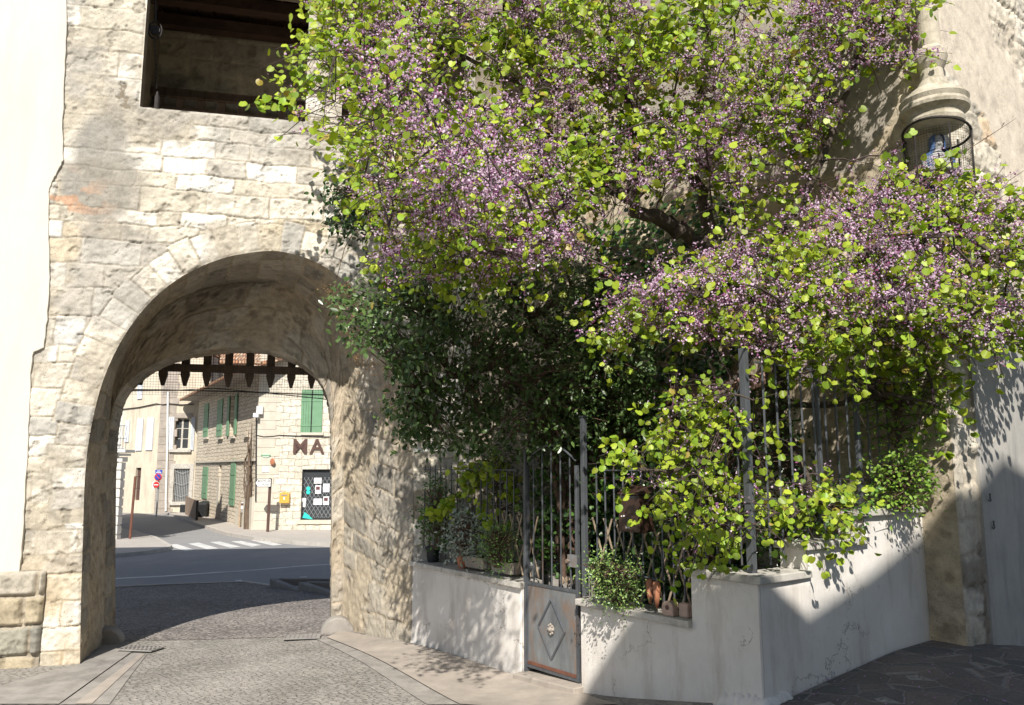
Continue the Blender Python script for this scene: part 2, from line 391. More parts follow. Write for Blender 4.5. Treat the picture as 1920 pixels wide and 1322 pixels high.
def gzf(x, y): return float(gz(np.array([x]), np.array([y]))[0])
def ghit(px, py, up=0.0):
    r = ray(px, py); lo, hi = 1.5, 120.0
    for _ in range(50):
        mid = (lo+hi)/2; z = EYE+r[2]*mid/r[1]
        if z > gzf(r[0]*mid/r[1], mid)+up: lo = mid
        else: hi = mid
    return Vector((r[0]*lo/r[1], lo, EYE+r[2]*lo/r[1]))

# ------------------------------------------------------------ setting: ground
def sheet(name, poly_or_none, xs, ys, dz, mat, kind='structure'):
    X, Y = np.meshgrid(xs, ys, indexing='ij'); Z = gz(X, Y)+dz
    V = np.stack([X, Y, Z], -1).reshape(-1, 3); nx, ny = X.shape
    i = (np.arange(nx-1)[:, None]*ny+np.arange(ny-1)[None, :]).ravel()
    Fc = np.stack([i, i+ny, i+ny+1, i+1], 1)
    return tag(np_mesh(name, V, Fc, mat, smooth=True), kind=kind)
xs = np.concatenate([[-200, -120, -70, -45], np.arange(-32, 12.01, .35), [16, 25, 40, 80, 200]])
ys = np.concatenate([[-60, -30, -14], np.arange(-8, 50.01, .35), [60, 80, 130, 250, 600]])
sheet('ground', None, xs, ys, 0, M['setts'])
def inpoly(x, y, P):
    P = np.asarray(P); c = np.zeros(np.shape(x), bool); j = len(P)-1
    for i in range(len(P)):
        xi, yi = P[i]; xj, yj = P[j]
        with np.errstate(divide='ignore', invalid='ignore'):
            c ^= ((yi > y) != (yj > y)) & (x < (xj-xi)*(y-yi)/((yj-yi) or 1e-12)+xi)
        j = i
    return c
import bmesh
def patch(name, pts, dz, mat, thick=0, step=.4, kind='structure', lab=None, cat=None):
    """ground-hugging sheet of outline pts (x, y); cut by a lattice so it follows the slope"""
    bm = bmesh.new(); vs = [bm.verts.new((x, y, 0)) for x, y in pts]; bm.faces.new(vs)
    x0, x1 = min(p[0] for p in pts), max(p[0] for p in pts); y0, y1 = min(p[1] for p in pts), max(p[1] for p in pts)
    st = max(step, (x1-x0)/40, (y1-y0)/60)
    for ax, a, b in ((0, x0, x1), (1, y0, y1)):
        t = a+st
        while t < b:
            co = (t, 0, 0) if ax == 0 else (0, t, 0); no = (1, 0, 0) if ax == 0 else (0, 1, 0)
            bmesh.ops.bisect_plane(bm, geom=bm.verts[:]+bm.edges[:]+bm.faces[:], plane_co=co, plane_no=no); t += st
    for v in bm.verts: v.co.z = gzf(v.co.x, v.co.y)+dz
    if thick:
        r = bmesh.ops.extrude_face_region(bm, geom=bm.faces[:])
        for v in [g for g in r['geom'] if isinstance(g, bmesh.types.BMVert)]: v.co.z -= thick
    bmesh.ops.recalc_face_normals(bm, faces=bm.faces[:])
    me = bpy.data.meshes.new(name); bm.to_mesh(me); bm.free()
    o = link(me, name, mat)
    if kind: tag(o, kind=kind)
    if lab: tag(o, lab, cat)
    return o
def gp(px, py): h = ghit(px, py); return (h.x, h.y)
# small sett apron beyond the gate
def dy(pts): return [gp(*q) for q in pts]
a0 = dy([(190, 1103), (330, 1096), (460, 1092), (505, 1096), (560, 1106), (640, 1112)])
patch('cobbled_apron', [(-9, a0[0][1]-.1)]+a0+[(3.5, a0[-1][1]-.3), (3.2, 10.6), (-1.9, 9.6), (-4.4, 9.4), (-7, 9.2)], .004, M['setts2'])
# main road
rf = dy([(100, 1108), (190, 1103), (330, 1096), (460, 1092), (520, 1100), (640, 1107)])
rk = dy([(640, 1027), (560, 1022), (480, 1014), (430, 1005), (390, 992), (350, 978)])
sl = dy([(240, 975), (190, 962)])
lk = dy([(190, 990), (252, 1000), (290, 1012), (318, 1029), (310, 1034), (265, 1041), (190, 1048)])
patch('road', [(-30, rf[0][1]+.2)]+rf+[(20, rf[-1][1]+1.2), (20, rk[0][1]+1)]+rk+[(-19, 48), (-45, 75), (-60, 75), (-45, 40)]+[(-19.5, 27)], .008, M['asphalt'])
o = patch('left_pavement', [(-40, lk[-1][1]-1)]+list(reversed(lk))+[(-16, 33), (-30, 40)], .10, M['pavement'], .2)
rp = [(x, y) for x, y in rk]
o = patch('right_pavement', rp+[(-20, 47), (-8, 40), (12, 42), (20, rk[0][1]+1)], .12, M['pavement'], .2)
def stripkerb(name, pts, w, dz, mat):
    P = [Vector((x, y)) for x, y in pts]; out = []; inn = []
    for i, p in enumerate(P):
        t = (P[min(i+1, len(P)-1)]-P[max(i-1, 0)]).normalized(); n = Vector((-t.y, t.x))
        out.append(tuple(p+n*w*.5)); inn.append(tuple(p-n*w*.5))
    return patch(name, out+inn[::-1], dz, mat, .2)
stripkerb('kerb', lk, .14, .106, M['kerb'])
stripkerb('kerb', rk, .14, .126, M['kerb'])
# painted markings
cw = MB()
def quad_on_ground(mb, pts, dz=.013):
    mb.add([(x, y, gzf(x, y)+dz) for x, y in pts], [tuple(range(len(pts)))])
for a, b, c, d in (((310, 1022), (332, 1021), (366, 1032), (346, 1034)), ((352, 1020), (372, 1018), (410, 1029), (388, 1031)), ((393, 1017), (412, 1016), (452, 1026), (431, 1028)), ((433, 1016), (452, 1015), (491, 1023), (472, 1026)), ((470, 1014), (488, 1013), (530, 1022), (512, 1024))):
    quad_on_ground(cw, [gp(*a), gp(*b), gp(*c), gp(*d)])
tag(cw.build('crosswalk', M['roadpaint']), kind='structure')
ln = MB()
L1 = [(150, 1088), (196, 1086), (300, 1081), (400, 1074), (480, 1069), (560, 1062), (640, 1057)]
L1b = [(150, 1090), (196, 1088), (300, 1083), (400, 1076), (480, 1070.5), (560, 1063.5), (640, 1058.5)]
for i in range(len(L1)-1): quad_on_ground(ln, [gp(*L1b[i]), gp(*L1b[i+1]), gp(*L1[i+1]), gp(*L1[i])])
for q in ([(442, 1089), (453, 1089), (455, 1091), (440, 1091)], [(563, 1082.5), (575, 1082), (577, 1083.5), (562, 1084)]): quad_on_ground(ln, [gp(*k) for k in reversed(q)])
tag(ln.build('road_line', M['roadpaint']), kind='structure')
# pale edge between setts and asphalt
ed = []
P = [Vector(q) for q in rf[1:]]
stripkerb('road_edge', [tuple(q) for q in P], .12, .02, M['kerb'])
# gutter strips in the foreground, left
patch('gutter', dy([(112, 1322), (250, 1225), (275, 1228), (205, 1322)]), .006, M['slab'])
patch('gutter_channel', dy([(140, 1322), (262, 1228), (272, 1228), (172, 1322)]), .011, M['slab2'])
patch('side_gutter', dy([(590, 1198), (612, 1197), (860, 1322), (800, 1322)]), .007, M['slab'])
patch('pavement', dy([(612, 1196), (640, 1184), (700, 1195), (765, 1207), (975, 1270), (1090, 1302), (1160, 1322), (862, 1322)]), .01, M['slab2'])
patch('left_footway', dy([(-40, 1300), (95, 1260), (150, 1248), (196, 1212), (246, 1224), (110, 1322), (-60, 1322)]), .01, M['slab'])
# brown flags at the right, rising to the house
patch('paving', [tuple(CORN+W2.n*.02), tuple(END+W2.n*.02), tuple(H2.P+H2.d*4), (5.5, 2), (2.0, 1.5), (1.0, 4.2)], .005, M['flags'])
# garden soil
gs = [tuple(W0+TF.n*-.02), tuple(CORN-W2.d*-.1-W2.n*.1), tuple(END-W2.n*.1), (3.1, 12), (-1, 12)]
patch('soil', gs, .05, M['soil'])

# ------------------------------------------------------------ masonry sheets
def courses(v0, v1, hmin, hmax, seed):
    r = random.Random(seed); e = [v0]
    while e[-1] < v1: e.append(e[-1]+r.uniform(hmin, hmax))
    return np.array(e)
def block_field(U, V, rows, wmin, wmax, seed, warp=.02):
    Uw = U+(fbm(U*4, V*4, seed+3, 5)-.5)*warp*3; Vw = V+(fbm(U*3.2, V*3.2, seed+9, 5)-.5)*warp*3
    ri = np.clip(np.searchsorted(rows, Vw)-1, 0, len(rows)-2)
    ev = np.minimum(Vw-rows[ri], rows[ri+1]-Vw)
    eu = np.zeros_like(U); bid = np.zeros(U.shape, np.int64)
    umin, umax = Uw.min()-1, Uw.max()+1
    for k in np.unique(ri):
        r = random.Random(seed*1000+int(k)); cuts = [umin-r.uniform(0, wmax)]
        hh = (rows[k+1]-rows[k])
        while cuts[-1] < umax+wmax: cuts.append(cuts[-1]+r.uniform(wmin, wmax)*(.7+.5*hh/.25 if hh < .5 else 1))
        cuts = np.array(cuts); m = ri == k; ui = np.searchsorted(cuts, Uw[m])-1
        eu[m] = np.minimum(Uw[m]-cuts[ui], cuts[ui+1]-Uw[m]); bid[m] = ui+int(k)*4096
    return bid, eu, ev
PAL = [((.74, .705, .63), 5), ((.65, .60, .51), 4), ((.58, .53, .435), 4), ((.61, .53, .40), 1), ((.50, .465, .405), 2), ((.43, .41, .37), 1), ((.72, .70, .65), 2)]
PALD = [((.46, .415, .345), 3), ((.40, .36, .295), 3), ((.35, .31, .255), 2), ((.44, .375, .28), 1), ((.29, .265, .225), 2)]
PALG = [((.34, .32, .26), 3), ((.40, .34, .24), 3), ((.28, .27, .235), 2), ((.44, .40, .33), 2)]
def pal_pick(bid, pal, seed):
    h = _h(bid & 4095, bid >> 12, seed); ws = np.cumsum([w for _, w in pal])/float(sum(w for _, w in pal))
    i = np.searchsorted(ws, h); c = np.array([p for p, _ in pal])[np.clip(i, 0, len(pal)-1)]
    h2 = _h(bid & 4095, (bid >> 12)+77, seed+5); return c*(0.9+.2*h2)[..., None]
def masonry(U, V, rows, wmin, wmax, seed, pal=PAL, joint=.012, relief=.016, rough=.012, mortar=(.47, .415, .32), smear=.5, warp=.02, extra=None, proud=.01):
    bid, eu, ev = block_field(U, V, rows, wmin, wmax, seed, warp)
    if extra is not None: bid, eu, ev = extra(bid, eu, ev)
    e = np.minimum(eu, ev); jr = joint*(.6+1.3*vn(U*9, V*9, seed+4))
    f = ss(jr*.35, jr*1.05, e)
    fine = fbm(U*26, V*26, seed+1, 5)-.5; mid = fbm(U*8, V*8, seed+2, 6)
    sm = ss(smear+.02, smear+.12, fbm(U*1.5, V*1.5, seed+31, 5))      # joints lost under old mortar
    bh = _h(bid & 4095, bid >> 12, seed+8)
    D = f*relief*(1-.8*sm)+f*(bh-.5)*proud*(1-sm)+fine*rough*2.1*(.5+.5*f)+(mid-.5)*rough*.6
    # chipped corners and pits
    pit = ss(.62, .68, fbm(U*9, V*9, seed+55, 6)); D -= pit*.014
    C = pal_pick(bid, pal, seed); mo = np.array(mortar)*(.85+.3*vn(U*20, V*20, seed+6))[..., None]
    ff = (f*(1-.75*sm))[..., None]; C = C*ff+mo*(1-ff)
    tone = .86+.28*fbm(U*6, V*6, seed+12, 5); C = C*tone[..., None]
    C = C*(1-.25*pit[..., None])
    return D, C
def gridfaces(nu, nv, flip=False):
    i = (np.arange(nu-1)[:, None]*nv+np.arange(nv-1)[None, :]).ravel()
    a = np.stack([i, i+nv, i+nv+1, i+1], 1); return a[:, ::-1] if flip else a
def seg_dist(U, V, poly, closed=True):
    """distance to polygon, nearest point, position along it, inside flag"""
    P = np.asarray(poly, float); n = len(P); best = np.full(U.shape, 1e9); cu = U.copy(); cv = V.copy(); al = np.zeros_like(U); acc = 0
    for i in range(n if closed else n-1):
        a = P[i]; b = P[(i+1) % n]; ab = b-a; l2 = (ab**2).sum() or 1e-12
        t = np.clip(((U-a[0])*ab[0]+(V-a[1])*ab[1])/l2, 0, 1); x = a[0]+ab[0]*t; y = a[1]+ab[1]*t
        d = np.hypot(U-x, V-y); m = d < best; best[m] = d[m]; cu[m] = x[m]; cv[m] = y[m]; al[m] = acc+t[m]*math.sqrt(l2); acc += math.sqrt(l2)
    return best, cu, cv, al, inpoly(U, V, P)
def wall_sheet(name, W, u0, u1, v0, v1, res, fn, holes, mat, parent, off=0.0, clip=None, tint=None):
    if clip is None: clip = [(u0+res, v0+res), (u1-res, v0+res), (u1-res, v1-res), (u0+res, v1-res)]
    us = np.arange(u0, u1+res, res); vs = np.arange(v0, v1+res, res); U, V = np.meshgrid(us, vs, indexing='ij')
    S = np.full(U.shape, 9.0); CU = U.copy(); CV = V.copy()
    for h in holes:
        d, cu, cv, al, ins = seg_dist(U, V, h); s = np.where(ins, -d, d); m = s < S; S[m] = s[m]; CU[m] = cu[m]; CV[m] = cv[m]
    if clip is not None:
        d, cu, cv, al, ins = seg_dist(U, V, clip); s = np.where(ins, d, -d); m = s < S; S[m] = s[m]; CU[m] = cu[m]; CV[m] = cv[m]
    D, C = fn(U, V)
    if tint is not None: D, C = tint(U, V, D, C)
    D = D*ss(0, .02, S)-.006*(1-ss(0, .035, S))
    snap = np.abs(S) <= res*.62; U2 = np.where(snap, CU, U); V2 = np.where(snap, CV, V); D = np.where(snap, -.004, D)
    P = W.arr(U2, V2, D+off)
    keepv = (S > -res*.62).ravel(); Fc = gridfaces(len(us), len(vs)); Fc = Fc[keepv[Fc].all(1)]
    used = np.unique(Fc); mp = np.full(keepv.size, -1); mp[used] = np.arange(len(used))
    return np_mesh(name, P.reshape(-1, 3)[used], mp[Fc], mat, parent, C.reshape(-1, 3)[used], smooth=True)
def resample(P, n):
    P = np.asarray(P, float); d = np.r_[0, np.cumsum(np.linalg.norm(np.diff(P, axis=0), axis=1))]
    t = np.linspace(0, d[-1], n); return np.stack([np.interp(t, d, P[:, k]) for k in range(P.shape[1])], 1), t
def smoothcurve(P, it=2):
    P = np.asarray(P, float)
    for _ in range(it):
        Q = [P[0]]
        for i in range(len(P)-1): Q += [P[i]*.75+P[i+1]*.25, P[i]*.25+P[i+1]*.75]
        Q.append(P[-1]); P = np.array(Q)
    return P
def loft(name, Ca, Cb, nu, nw, fn, mat, parent, flip=False, inward=None):
    """ruled surface between curves Ca, Cb (same number of 3D points), displaced by masonry fn(U along, V across)"""
    W = np.linspace(0, 1, nw)[None, :, None]; P = Ca[:, None, :]*(1-W)+Cb[:, None, :]*W
    du = np.gradient(P, axis=0); dw = np.gradient(P, axis=1); N = np.cross(du, dw); N /= np.linalg.norm(N, axis=2, keepdims=True)+1e-9
    if flip: N = -N
    la = np.r_[0, np.cumsum(np.linalg.norm(np.diff((Ca+Cb)/2, axis=0), axis=1))]; lw = np.linalg.norm(Cb-Ca, axis=1)
    U = np.repeat(la[:, None], nw, 1); V = W[0, :, 0][None, :]*lw[:, None]
    D, C = fn(U, V); edge = np.minimum(W[..., 0], 1-W[..., 0])*lw[:, None]; D = (D-.008)*ss(0, .03, edge)
    P = P+N*D[..., None]
    return np_mesh(name, P.reshape(-1, 3), gridfaces(P.shape[0], nw, flip), mat, parent, C.reshape(-1, 3), smooth=True)
# ------------------------------------------------------------ the gate tower
tower = thing('gate_tower', 'old pale limestone town gate tower with large arch and open loggia above', 'tower', loc=(TF.P[0], TF.P[1], gzf(*TF.P)))
def fpx(l): return [TF.uv(*q) for q in l]
Fpx = [(150, 1290), (150, 1245), (152, 1120), (156, 1000), (159, 880), (172, 790), (196, 700), (238, 618), (290, 555), (350, 511), (420, 482), (480, 472), (513, 470), (535, 473), (580, 484), (635, 516), (685, 565), (727, 635), (755, 715), (771, 800), (775, 900), (774, 1050), (769, 1205), (768, 1260)]
archF = smoothcurve(fpx(Fpx), 2)
opening = [tuple(q) for q in archF]
lg1 = fpx([(262, 200), (572, 228)]); lg1 = [(lg1[0][0], lg1[0][1]), (lg1[1][0], lg1[1][1]), (lg1[1][0], 7.25), (lg1[0][0], 7.25)]
u640 = TF.uv(640, 228)[0]
lg2 = [(u640, lg1[1][1]-.02), (u640+1.45, lg1[1][1]-.02), (u640+1.45, 7.25), (u640, 7.25)]
umL = TF.uv(60, 600)[0]
uR = 5.3
ring = [q for q in archF if q[1] > 1.2]
ringP = np.array(ring)
rowsF = courses(-.9, 9, .17, .31, 11)
nb_ring = 34
def front_fn(U, V):
    def extra(bid, eu, ev):
        d, cu, cv, al, ins = seg_dist(U, V, ringP, closed=False)
        tot = np.sum(np.linalg.norm(np.diff(ringP, axis=0), axis=1)); w = tot/nb_ring
        depth = .30+.07*_h(np.floor(al/w).astype(int), np.zeros(U.shape, int), 5)
        r = (d < depth) & (V > 1.1)
        k = np.floor(al/w); eur = np.minimum(al-k*w, (k+1)*w-al); evr = np.minimum(depth-d, d+.03)
        bid = np.where(r, (k.astype(np.int64)+300*4096), bid)
        return bid, np.where(r, eur, eu), np.where(r, evr, np.where(d > depth, np.minimum(ev, np.where(V > 1.1, d-depth, 9)), ev))
    return masonry(U, V, rowsF, .22, .60, 21, PAL, .009, .013, .011, (.43, .385, .31), .52, .022, extra)
uA, vA = TF.uv(190, 330); uB, vB = TF.uv(400, 330)
def front_tint(U, V, D, C):
    # old grey cement patches on the upper left pier, and yellow quoins low down
    a = np.exp(-((U-uA)/.38)**2-((V-vA)/.75)**2); m = ss(.42, .6, a*.75+.42*fbm(U*2.6, V*2.6, 77, 4))
    C = C*(1-m[..., None])+np.array([.33, .31, .275])*(.85+.3*fbm(U*12, V*12, 3, 3))[..., None]*m[..., None]; D = D*(1-.6*m)
    gp_ = ss(.55, .66, fbm(U*1.3+9, V*1.5, 141, 5))*ss(2.2, 3.2, V)*.7; C = C*(1-gp_[..., None])+np.array([.40, .375, .335])*(.8+.4*fbm(U*14, V*14, 13, 3))[..., None]*gp_[..., None]
    st = ss(.58, .72, fbm(U*1.1+5, V*2.4, 41, 5))*.45; C = C*(1-st[..., None])+np.array([.30, .27, .22])*st[..., None]
    lo = .6*ss(1.3, .1, V)*ss(.25, -.2, U)*(.35+.65*ss(.4, .6, fbm(U*3, V*3, 8, 4))); C = C*(1-.6*lo[..., None])+np.array([.58, .42, .22])*.6*lo[..., None]
    # band above the arch: big white ashlars
    w = np.exp(-((U-uB)/1.3)**2-((V-(vB-.1))/.5)**2)*ss(.45, .5, vn(U*3.1, V*4.2, 9)); C = C*(1+.13*w[..., None])
    rb = ss(.62, .66, fbm(U*5, V*9, 61, 4))*np.exp(-((U-TF.uv(120, 375)[0])/.35)**2-((V-TF.uv(120, 375)[1])/.22)**2)
    C = C*(1-rb[..., None])+np.array([.52, .33, .22])*rb[..., None]
    return D, np.clip(C, 0, .8)
wall_sheet('front_wall', TF, umL, 3.9, -.75, 7.9, .0108, front_fn, [opening, lg1, lg2], M['stone'], tower, tint=front_tint)
# vault between the outer arch and the inner wall
DEP = 1.28
def bpx(l): return [TF.uv(q[0], q[1], -DEP) for q in l]
Bpx = [(195, 1260), (195, 1200), (196, 1080), (197, 1000), (198, 880), (204, 790), (214, 712), (238, 655), (290, 588), (345, 552), (407, 533), (455, 528), (500, 528), (520, 530), (552, 541), (593, 572), (622, 615), (638, 665), (644, 710), (645, 770), (645, 850), (645, 950), (643, 1187), (643, 1240)]
NU = 620
cF, _ = resample(smoothcurve(fpx(Fpx), 2), NU); 
def arc_match(Apts, Bpts, n):
    """pair the control points of both curves one to one, then refine each span equally"""
    a = smoothcurve(Apts, 2); b = smoothcurve(Bpts, 2); k = len(a); d = np.r_[0, np.cumsum(np.linalg.norm(np.diff(a, axis=0), axis=1))]
    t = np.linspace(0, d[-1], n); return (np.stack([np.interp(t, d, a[:, j]) for j in (0, 1)], 1), np.stack([np.interp(t, d, b[:, j]) for j in (0, 1)], 1))
cF, cB = arc_match(fpx(Fpx), bpx(Bpx), NU)
F3 = TF.arr(cF[:, 0], cF[:, 1], np.full(NU, .004)); B3 = TF.arr(cB[:, 0], cB[:, 1], np.full(NU, -DEP))
rowsS = courses(-.2, 3.5, .26, .4, 5)
def soffit_fn(U, V): # courses run along the curve
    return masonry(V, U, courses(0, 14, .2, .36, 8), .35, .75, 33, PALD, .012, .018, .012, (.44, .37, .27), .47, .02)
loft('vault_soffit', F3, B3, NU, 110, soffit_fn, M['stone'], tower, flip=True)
# inner wall with the lower arch
Ipx = [(197, 1260), (197, 1200), (197, 1080), (198, 1000), (199, 880), (204, 800), (214, 752), (233, 722), (272, 690), (318, 669), (370, 657), (420, 652), (470, 651), (500, 654), (535, 665), (568, 682), (595, 705), (612, 735), (620, 775), (622, 820), (622, 880), (622, 960), (621, 1190), (621, 1245)]
cB2, cI = arc_match(bpx(Bpx), bpx(Ipx), NU)
I3 = TF.arr(cI[:, 0], cI[:, 1], np.full(NU, -DEP-.003))
B3b = TF.arr(cB2[:, 0], cB2[:, 1], np.full(NU, -DEP))
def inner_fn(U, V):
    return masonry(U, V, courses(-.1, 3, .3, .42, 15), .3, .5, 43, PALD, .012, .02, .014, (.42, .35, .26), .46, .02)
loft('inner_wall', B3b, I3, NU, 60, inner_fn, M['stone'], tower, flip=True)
J3 = TF.arr(cI[:, 0], cI[:, 1], np.full(NU, -DEP-.48))
loft('inner_jamb', I3, J3, NU, 26, soffit_fn, M['rough'], tower, flip=True)
# solid mass behind the skins (keeps daylight out of the vault) and the flanks
mass = MB()
zt = 7.9; zl = lg1[0][1]-.03
apex = max(q[1] for q in cF)+.05
mass.wbox(TF, umL-.5, cF[:, 0].min()-.45, -.8, zt, -DEP-.46, -.05)
mass.wbox(TF, cF[:, 0].max()+.05, uR, -.8, zl-.05, -.46, -.06)
mass.wbox(TF, cF[:, 0].min()-.45, cF[:, 0].max()+.4, apex+.02, zl-.05, -DEP-.46, -.06)
mass.build('core', M['rough'], tower)
# back face of the inner wall, around the inner arch
bi = [tuple(q) for q in cI[::9]]
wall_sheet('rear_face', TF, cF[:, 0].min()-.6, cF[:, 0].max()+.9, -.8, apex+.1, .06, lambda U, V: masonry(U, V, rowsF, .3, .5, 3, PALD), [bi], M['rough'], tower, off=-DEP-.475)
M['shade_stone'] = mat_plain('shaded_stone', (.22, .185, .14), .93, 0, .3, 6, .8, .01)  # darker copy of the stone: the loggia's shade is put into its colour
# loggia: reveals, rear wall, roof
def lp(u0, u1, z0, z1, o0, o1, mb): mb.wbox(TF, u0, u1, z0, z1, o0, o1)
rv = MB()
rv.wbox(TF, lg1[0][0]-.42, lg1[0][0]-.004, zl, 7.25, -.16, -.012)
rv.wbox(TF, u640+1.454, u640+1.9, zl, 7.25, -.16, -.012)
rv.wbox(TF, lg1[0][0]-.42, u640+1.9, 7.26, 7.9, -.45, -.012)
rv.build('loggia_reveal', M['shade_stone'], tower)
pl = MB(); pl.wbox(TF, lg1[1][0]+.006, u640-.006, zl-.05, 7.25, -.40, -.010)
pl.build('loggia_pillar', M['rough'], tower, bevel=.02)
REAR = 2.2
rows_r = courses(zl-1.5, 8.4, .2, .3, 91)
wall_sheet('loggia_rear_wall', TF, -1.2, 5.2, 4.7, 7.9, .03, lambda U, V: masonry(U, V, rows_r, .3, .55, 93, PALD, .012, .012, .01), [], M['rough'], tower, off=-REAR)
sd = MB(); sd.wbox(TF, lg1[0][0]-.5, lg1[0][0]-.3, 4.7, 7.9, -REAR-.2, -.46); sd.wbox(TF, 5.0, 5.2, -.5, 7.9, -REAR-.2, -.46)
sd.wbox(TF, -1.3, 5.3, 4.7, 7.9, -REAR-.3, -REAR-.04)
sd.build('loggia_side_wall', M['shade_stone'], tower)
rf_ = MB()
rf_.wbox(TF, -1.9, 5.5, 7.9, 8.05, -REAR-.4, .02); rf_.build('roof', M['tile'], tower)
for i, (o, z) in enumerate(((-REAR+.2, 7.58), (-REAR+.75, 7.62), (-REAR+1.3, 7.66))):
    b = MB(); b.wbox(TF, lg1[0][0]-.29, 4.99, z, z+.16, o-.07, o+.09); b.build('ceiling_beam', M['redwood'], tower)
pb = MB()
for k in range(22):
    u = lg1[0][0]-.25+k*.23; pb.wbox(TF, u, u+.2, 7.84, 7.87, -REAR-.02, -.47)
pb.build('ceiling_boards', M['redwood'], tower)
# portcullis: one timber grille hanging behind the inner wall
PO = -DEP-.62
pc = thing('portcullis', 'dark timber portcullis with pointed feet hanging in the gate arch', 'portcullis', loc=tuple(TF.hit(430, 722, PO)))
foot = [263, 303.5, 345, 387, 427, 466, 506, 546, 584]
ztop = TF.uv(400, 176, PO)[1]
du = (TF.uv(584, 722, PO)[0]-TF.uv(263, 722, PO)[0])/8
ub0 = TF.uv(263, 722, PO)[0]
for k in range(-1, 11):
    u = ub0+du*k; zb = TF.uv(263+40*k, 722+.8*k, PO)[1]; b = MB()
    w = .048; P_ = [TF.p(u-w, ztop, PO-.03), TF.p(u-w, zb+.24, PO-.03), TF.p(u-w*1.12, zb+.14, PO-.03), TF.p(u-w*.35, zb, PO-.03), TF.p(u+w*.35, zb, PO-.03), TF.p(u+w*1.12, zb+.14, PO-.03), TF.p(u+w, zb+.24, PO-.03), TF.p(u+w, ztop, PO-.03)]
    b.prism(P_, Vector((TF.n[0], TF.n[1], 0))*.06); b.build('upright', M['oldwood'], pc)
zr1 = TF.uv(430, 693, PO)[1]; zz = zr1; k = 0
while zz < ztop+.05:
    b = MB(); b.wbox(TF, ub0-du*1.5, ub0+du*10.5, zz-.05, zz+.05, PO+.031, PO+.075); b.build('cross_rail', M['oldwood'], pc); zz += .262; k += 1
b = MB(); b.wbox(TF, ub0-du*1.5, ub0+du*10.5, ztop-.13, ztop-.005, PO+.031, PO+.075); b.build('cross_rail', M['oldwood'], pc)
# wire netting and rods under it
nt_ = MB(); NO = PO+.11
ua, za = TF.uv(205, 737, NO); ub, zb = TF.uv(625, 745, NO); ztp = TF.uv(430, 640, NO)[1]
k = 0; u = ua
while u < ub: nt_.tube([TF.p(u, za-.01, NO), TF.p(u, ztp, NO)], .0016, 3, False); u += .033
z = za-.01
while z < ztp: nt_.tube([TF.p(ua, z, NO+.003), TF.p(ub, z, NO+.003)], .0016, 3, False); z += .033
tag(nt_.build('bird_netting', M['darkiron']), 'fine wire netting stretched across the arch in front of the portcullis', 'netting')
rod = MB()
rod.tube([TF.hit(200, 731, NO+.04), TF.hit(300, 731, NO+.04), TF.hit(430, 734, NO+.04), TF.hit(625, 741, NO+.04)], .008, 6)
rod.tube([TF.hit(200, 733, NO+.08), TF.hit(330, 732, NO+.08), TF.hit(400, 728, NO+.08), TF.hit(500, 737, NO+.08), TF.hit(625, 750, NO+.08)], .006, 6)
tag(rod.build('cable', M['darkiron']), 'thin dark cable and rod spanning the arch beneath the portcullis', 'cable')
# pulley, chain and weight in the loggia
PU = -.32
py_ = thing('pulley', 'iron pulley with chain hanging at the left of the loggia', 'pulley', loc=tuple(TF.hit(291, 55, PU)))
b = MB(); c = TF.hit(291, 57, PU); n3 = (TF.n[0], TF.n[1], 0)
b.lathe(c-Vector(n3)*.02, [(.03, 0), (.055, 0), (.04, .02), (.055, .04), (.03, .04)], 20, n3); b.build('wheel', M['darkiron'], py_, smooth=False)
b = MB()
for i in range(20):
    a = 2*math.pi*i/20; a2 = 2*math.pi*(i+1)/20
    b.tube([c+Vector((TF.d[0]*math.cos(t)*.07, TF.d[1]*math.cos(t)*.07, math.sin(t)*.105)) for t in (a, a2)], .010, 6)
b.tube([c+Vector((0, 0, .1)), TF.hit(291, -60, PU)], .012, 6); b.build('hook_frame', M['darkiron'], py_)
b = MB(); e = TF.hit(293, 165, PU); s0 = c+Vector((0, 0, -.1)); n_ = 22
for i in range(n_):
    p0 = s0.lerp(e, i/n_); p1 = s0.lerp(e, (i+1.25)/n_); sidev = Vector((TF.d[0], TF.d[1], 0))*.008 if i % 2 else Vector((TF.n[0], TF.n[1], 0))*.008
    b.tube([p0, p0.lerp(p1, .5)+sidev, p1], .0045, 4); b.tube([p0, p0.lerp(p1, .5)-sidev, p1], .0045, 4)
b.build('chain', M['darkiron'], py_)
b = MB(); b.lathe(TF.hit(293, 205, PU), [(.028, -.02), (.034, 0), (.034, .14), (.018, .17), (.012, .21)], 12); b.build('counterweight', M['darkiron'], py_)

# ------------------------------------------------------------ cream building on the left
WH = .03
epx = [(126, -80), (125, 60), (121, 150), (117, 240), (118, 300), (108, 322), (98, 338), (92, 360), (91, 430), (93, 520), (88, 600), (82, 652), (62, 660), (57, 700), (54, 800), (48, 900), (44, 1000), (37, 1070), (36, 1300)]
ed_ = [TF.uv(px, py, WH) for px, py in epx]
fine_e = []
for i in range(len(ed_)-1):
    for k in range(5):
        t = k/5; fine_e.append((ed_[i][0]*(1-t)+ed_[i+1][0]*t+rnd.uniform(-.006, .006), ed_[i][1]*(1-t)+ed_[i+1][1]*t))
fine_e.append(ed_[-1])
lb = thing('rendered_building', 'plain cream rendered building left of the stone tower', 'building', loc=tuple(TF.p(-3, gzf(-6, 7), WH)))
b = MB(); out = [TF.p(-14, 13.5, WH), TF.p(fine_e[0][0], 13.5, WH)]+[TF.p(u, z, WH) for u, z in fine_e]+[TF.p(-14, fine_e[-1][1], WH)]
b.prism(out, -Vector((TF.n[0], TF.n[1], 0))*.30); b.build('render_skin', M['white_render'], lb, bevel=.006)
b = MB(); b.wbox(TF, -14, umL-.1, -1, 13.5, -2.0, -.235); b.build('house_body', M['white_render'], lb)
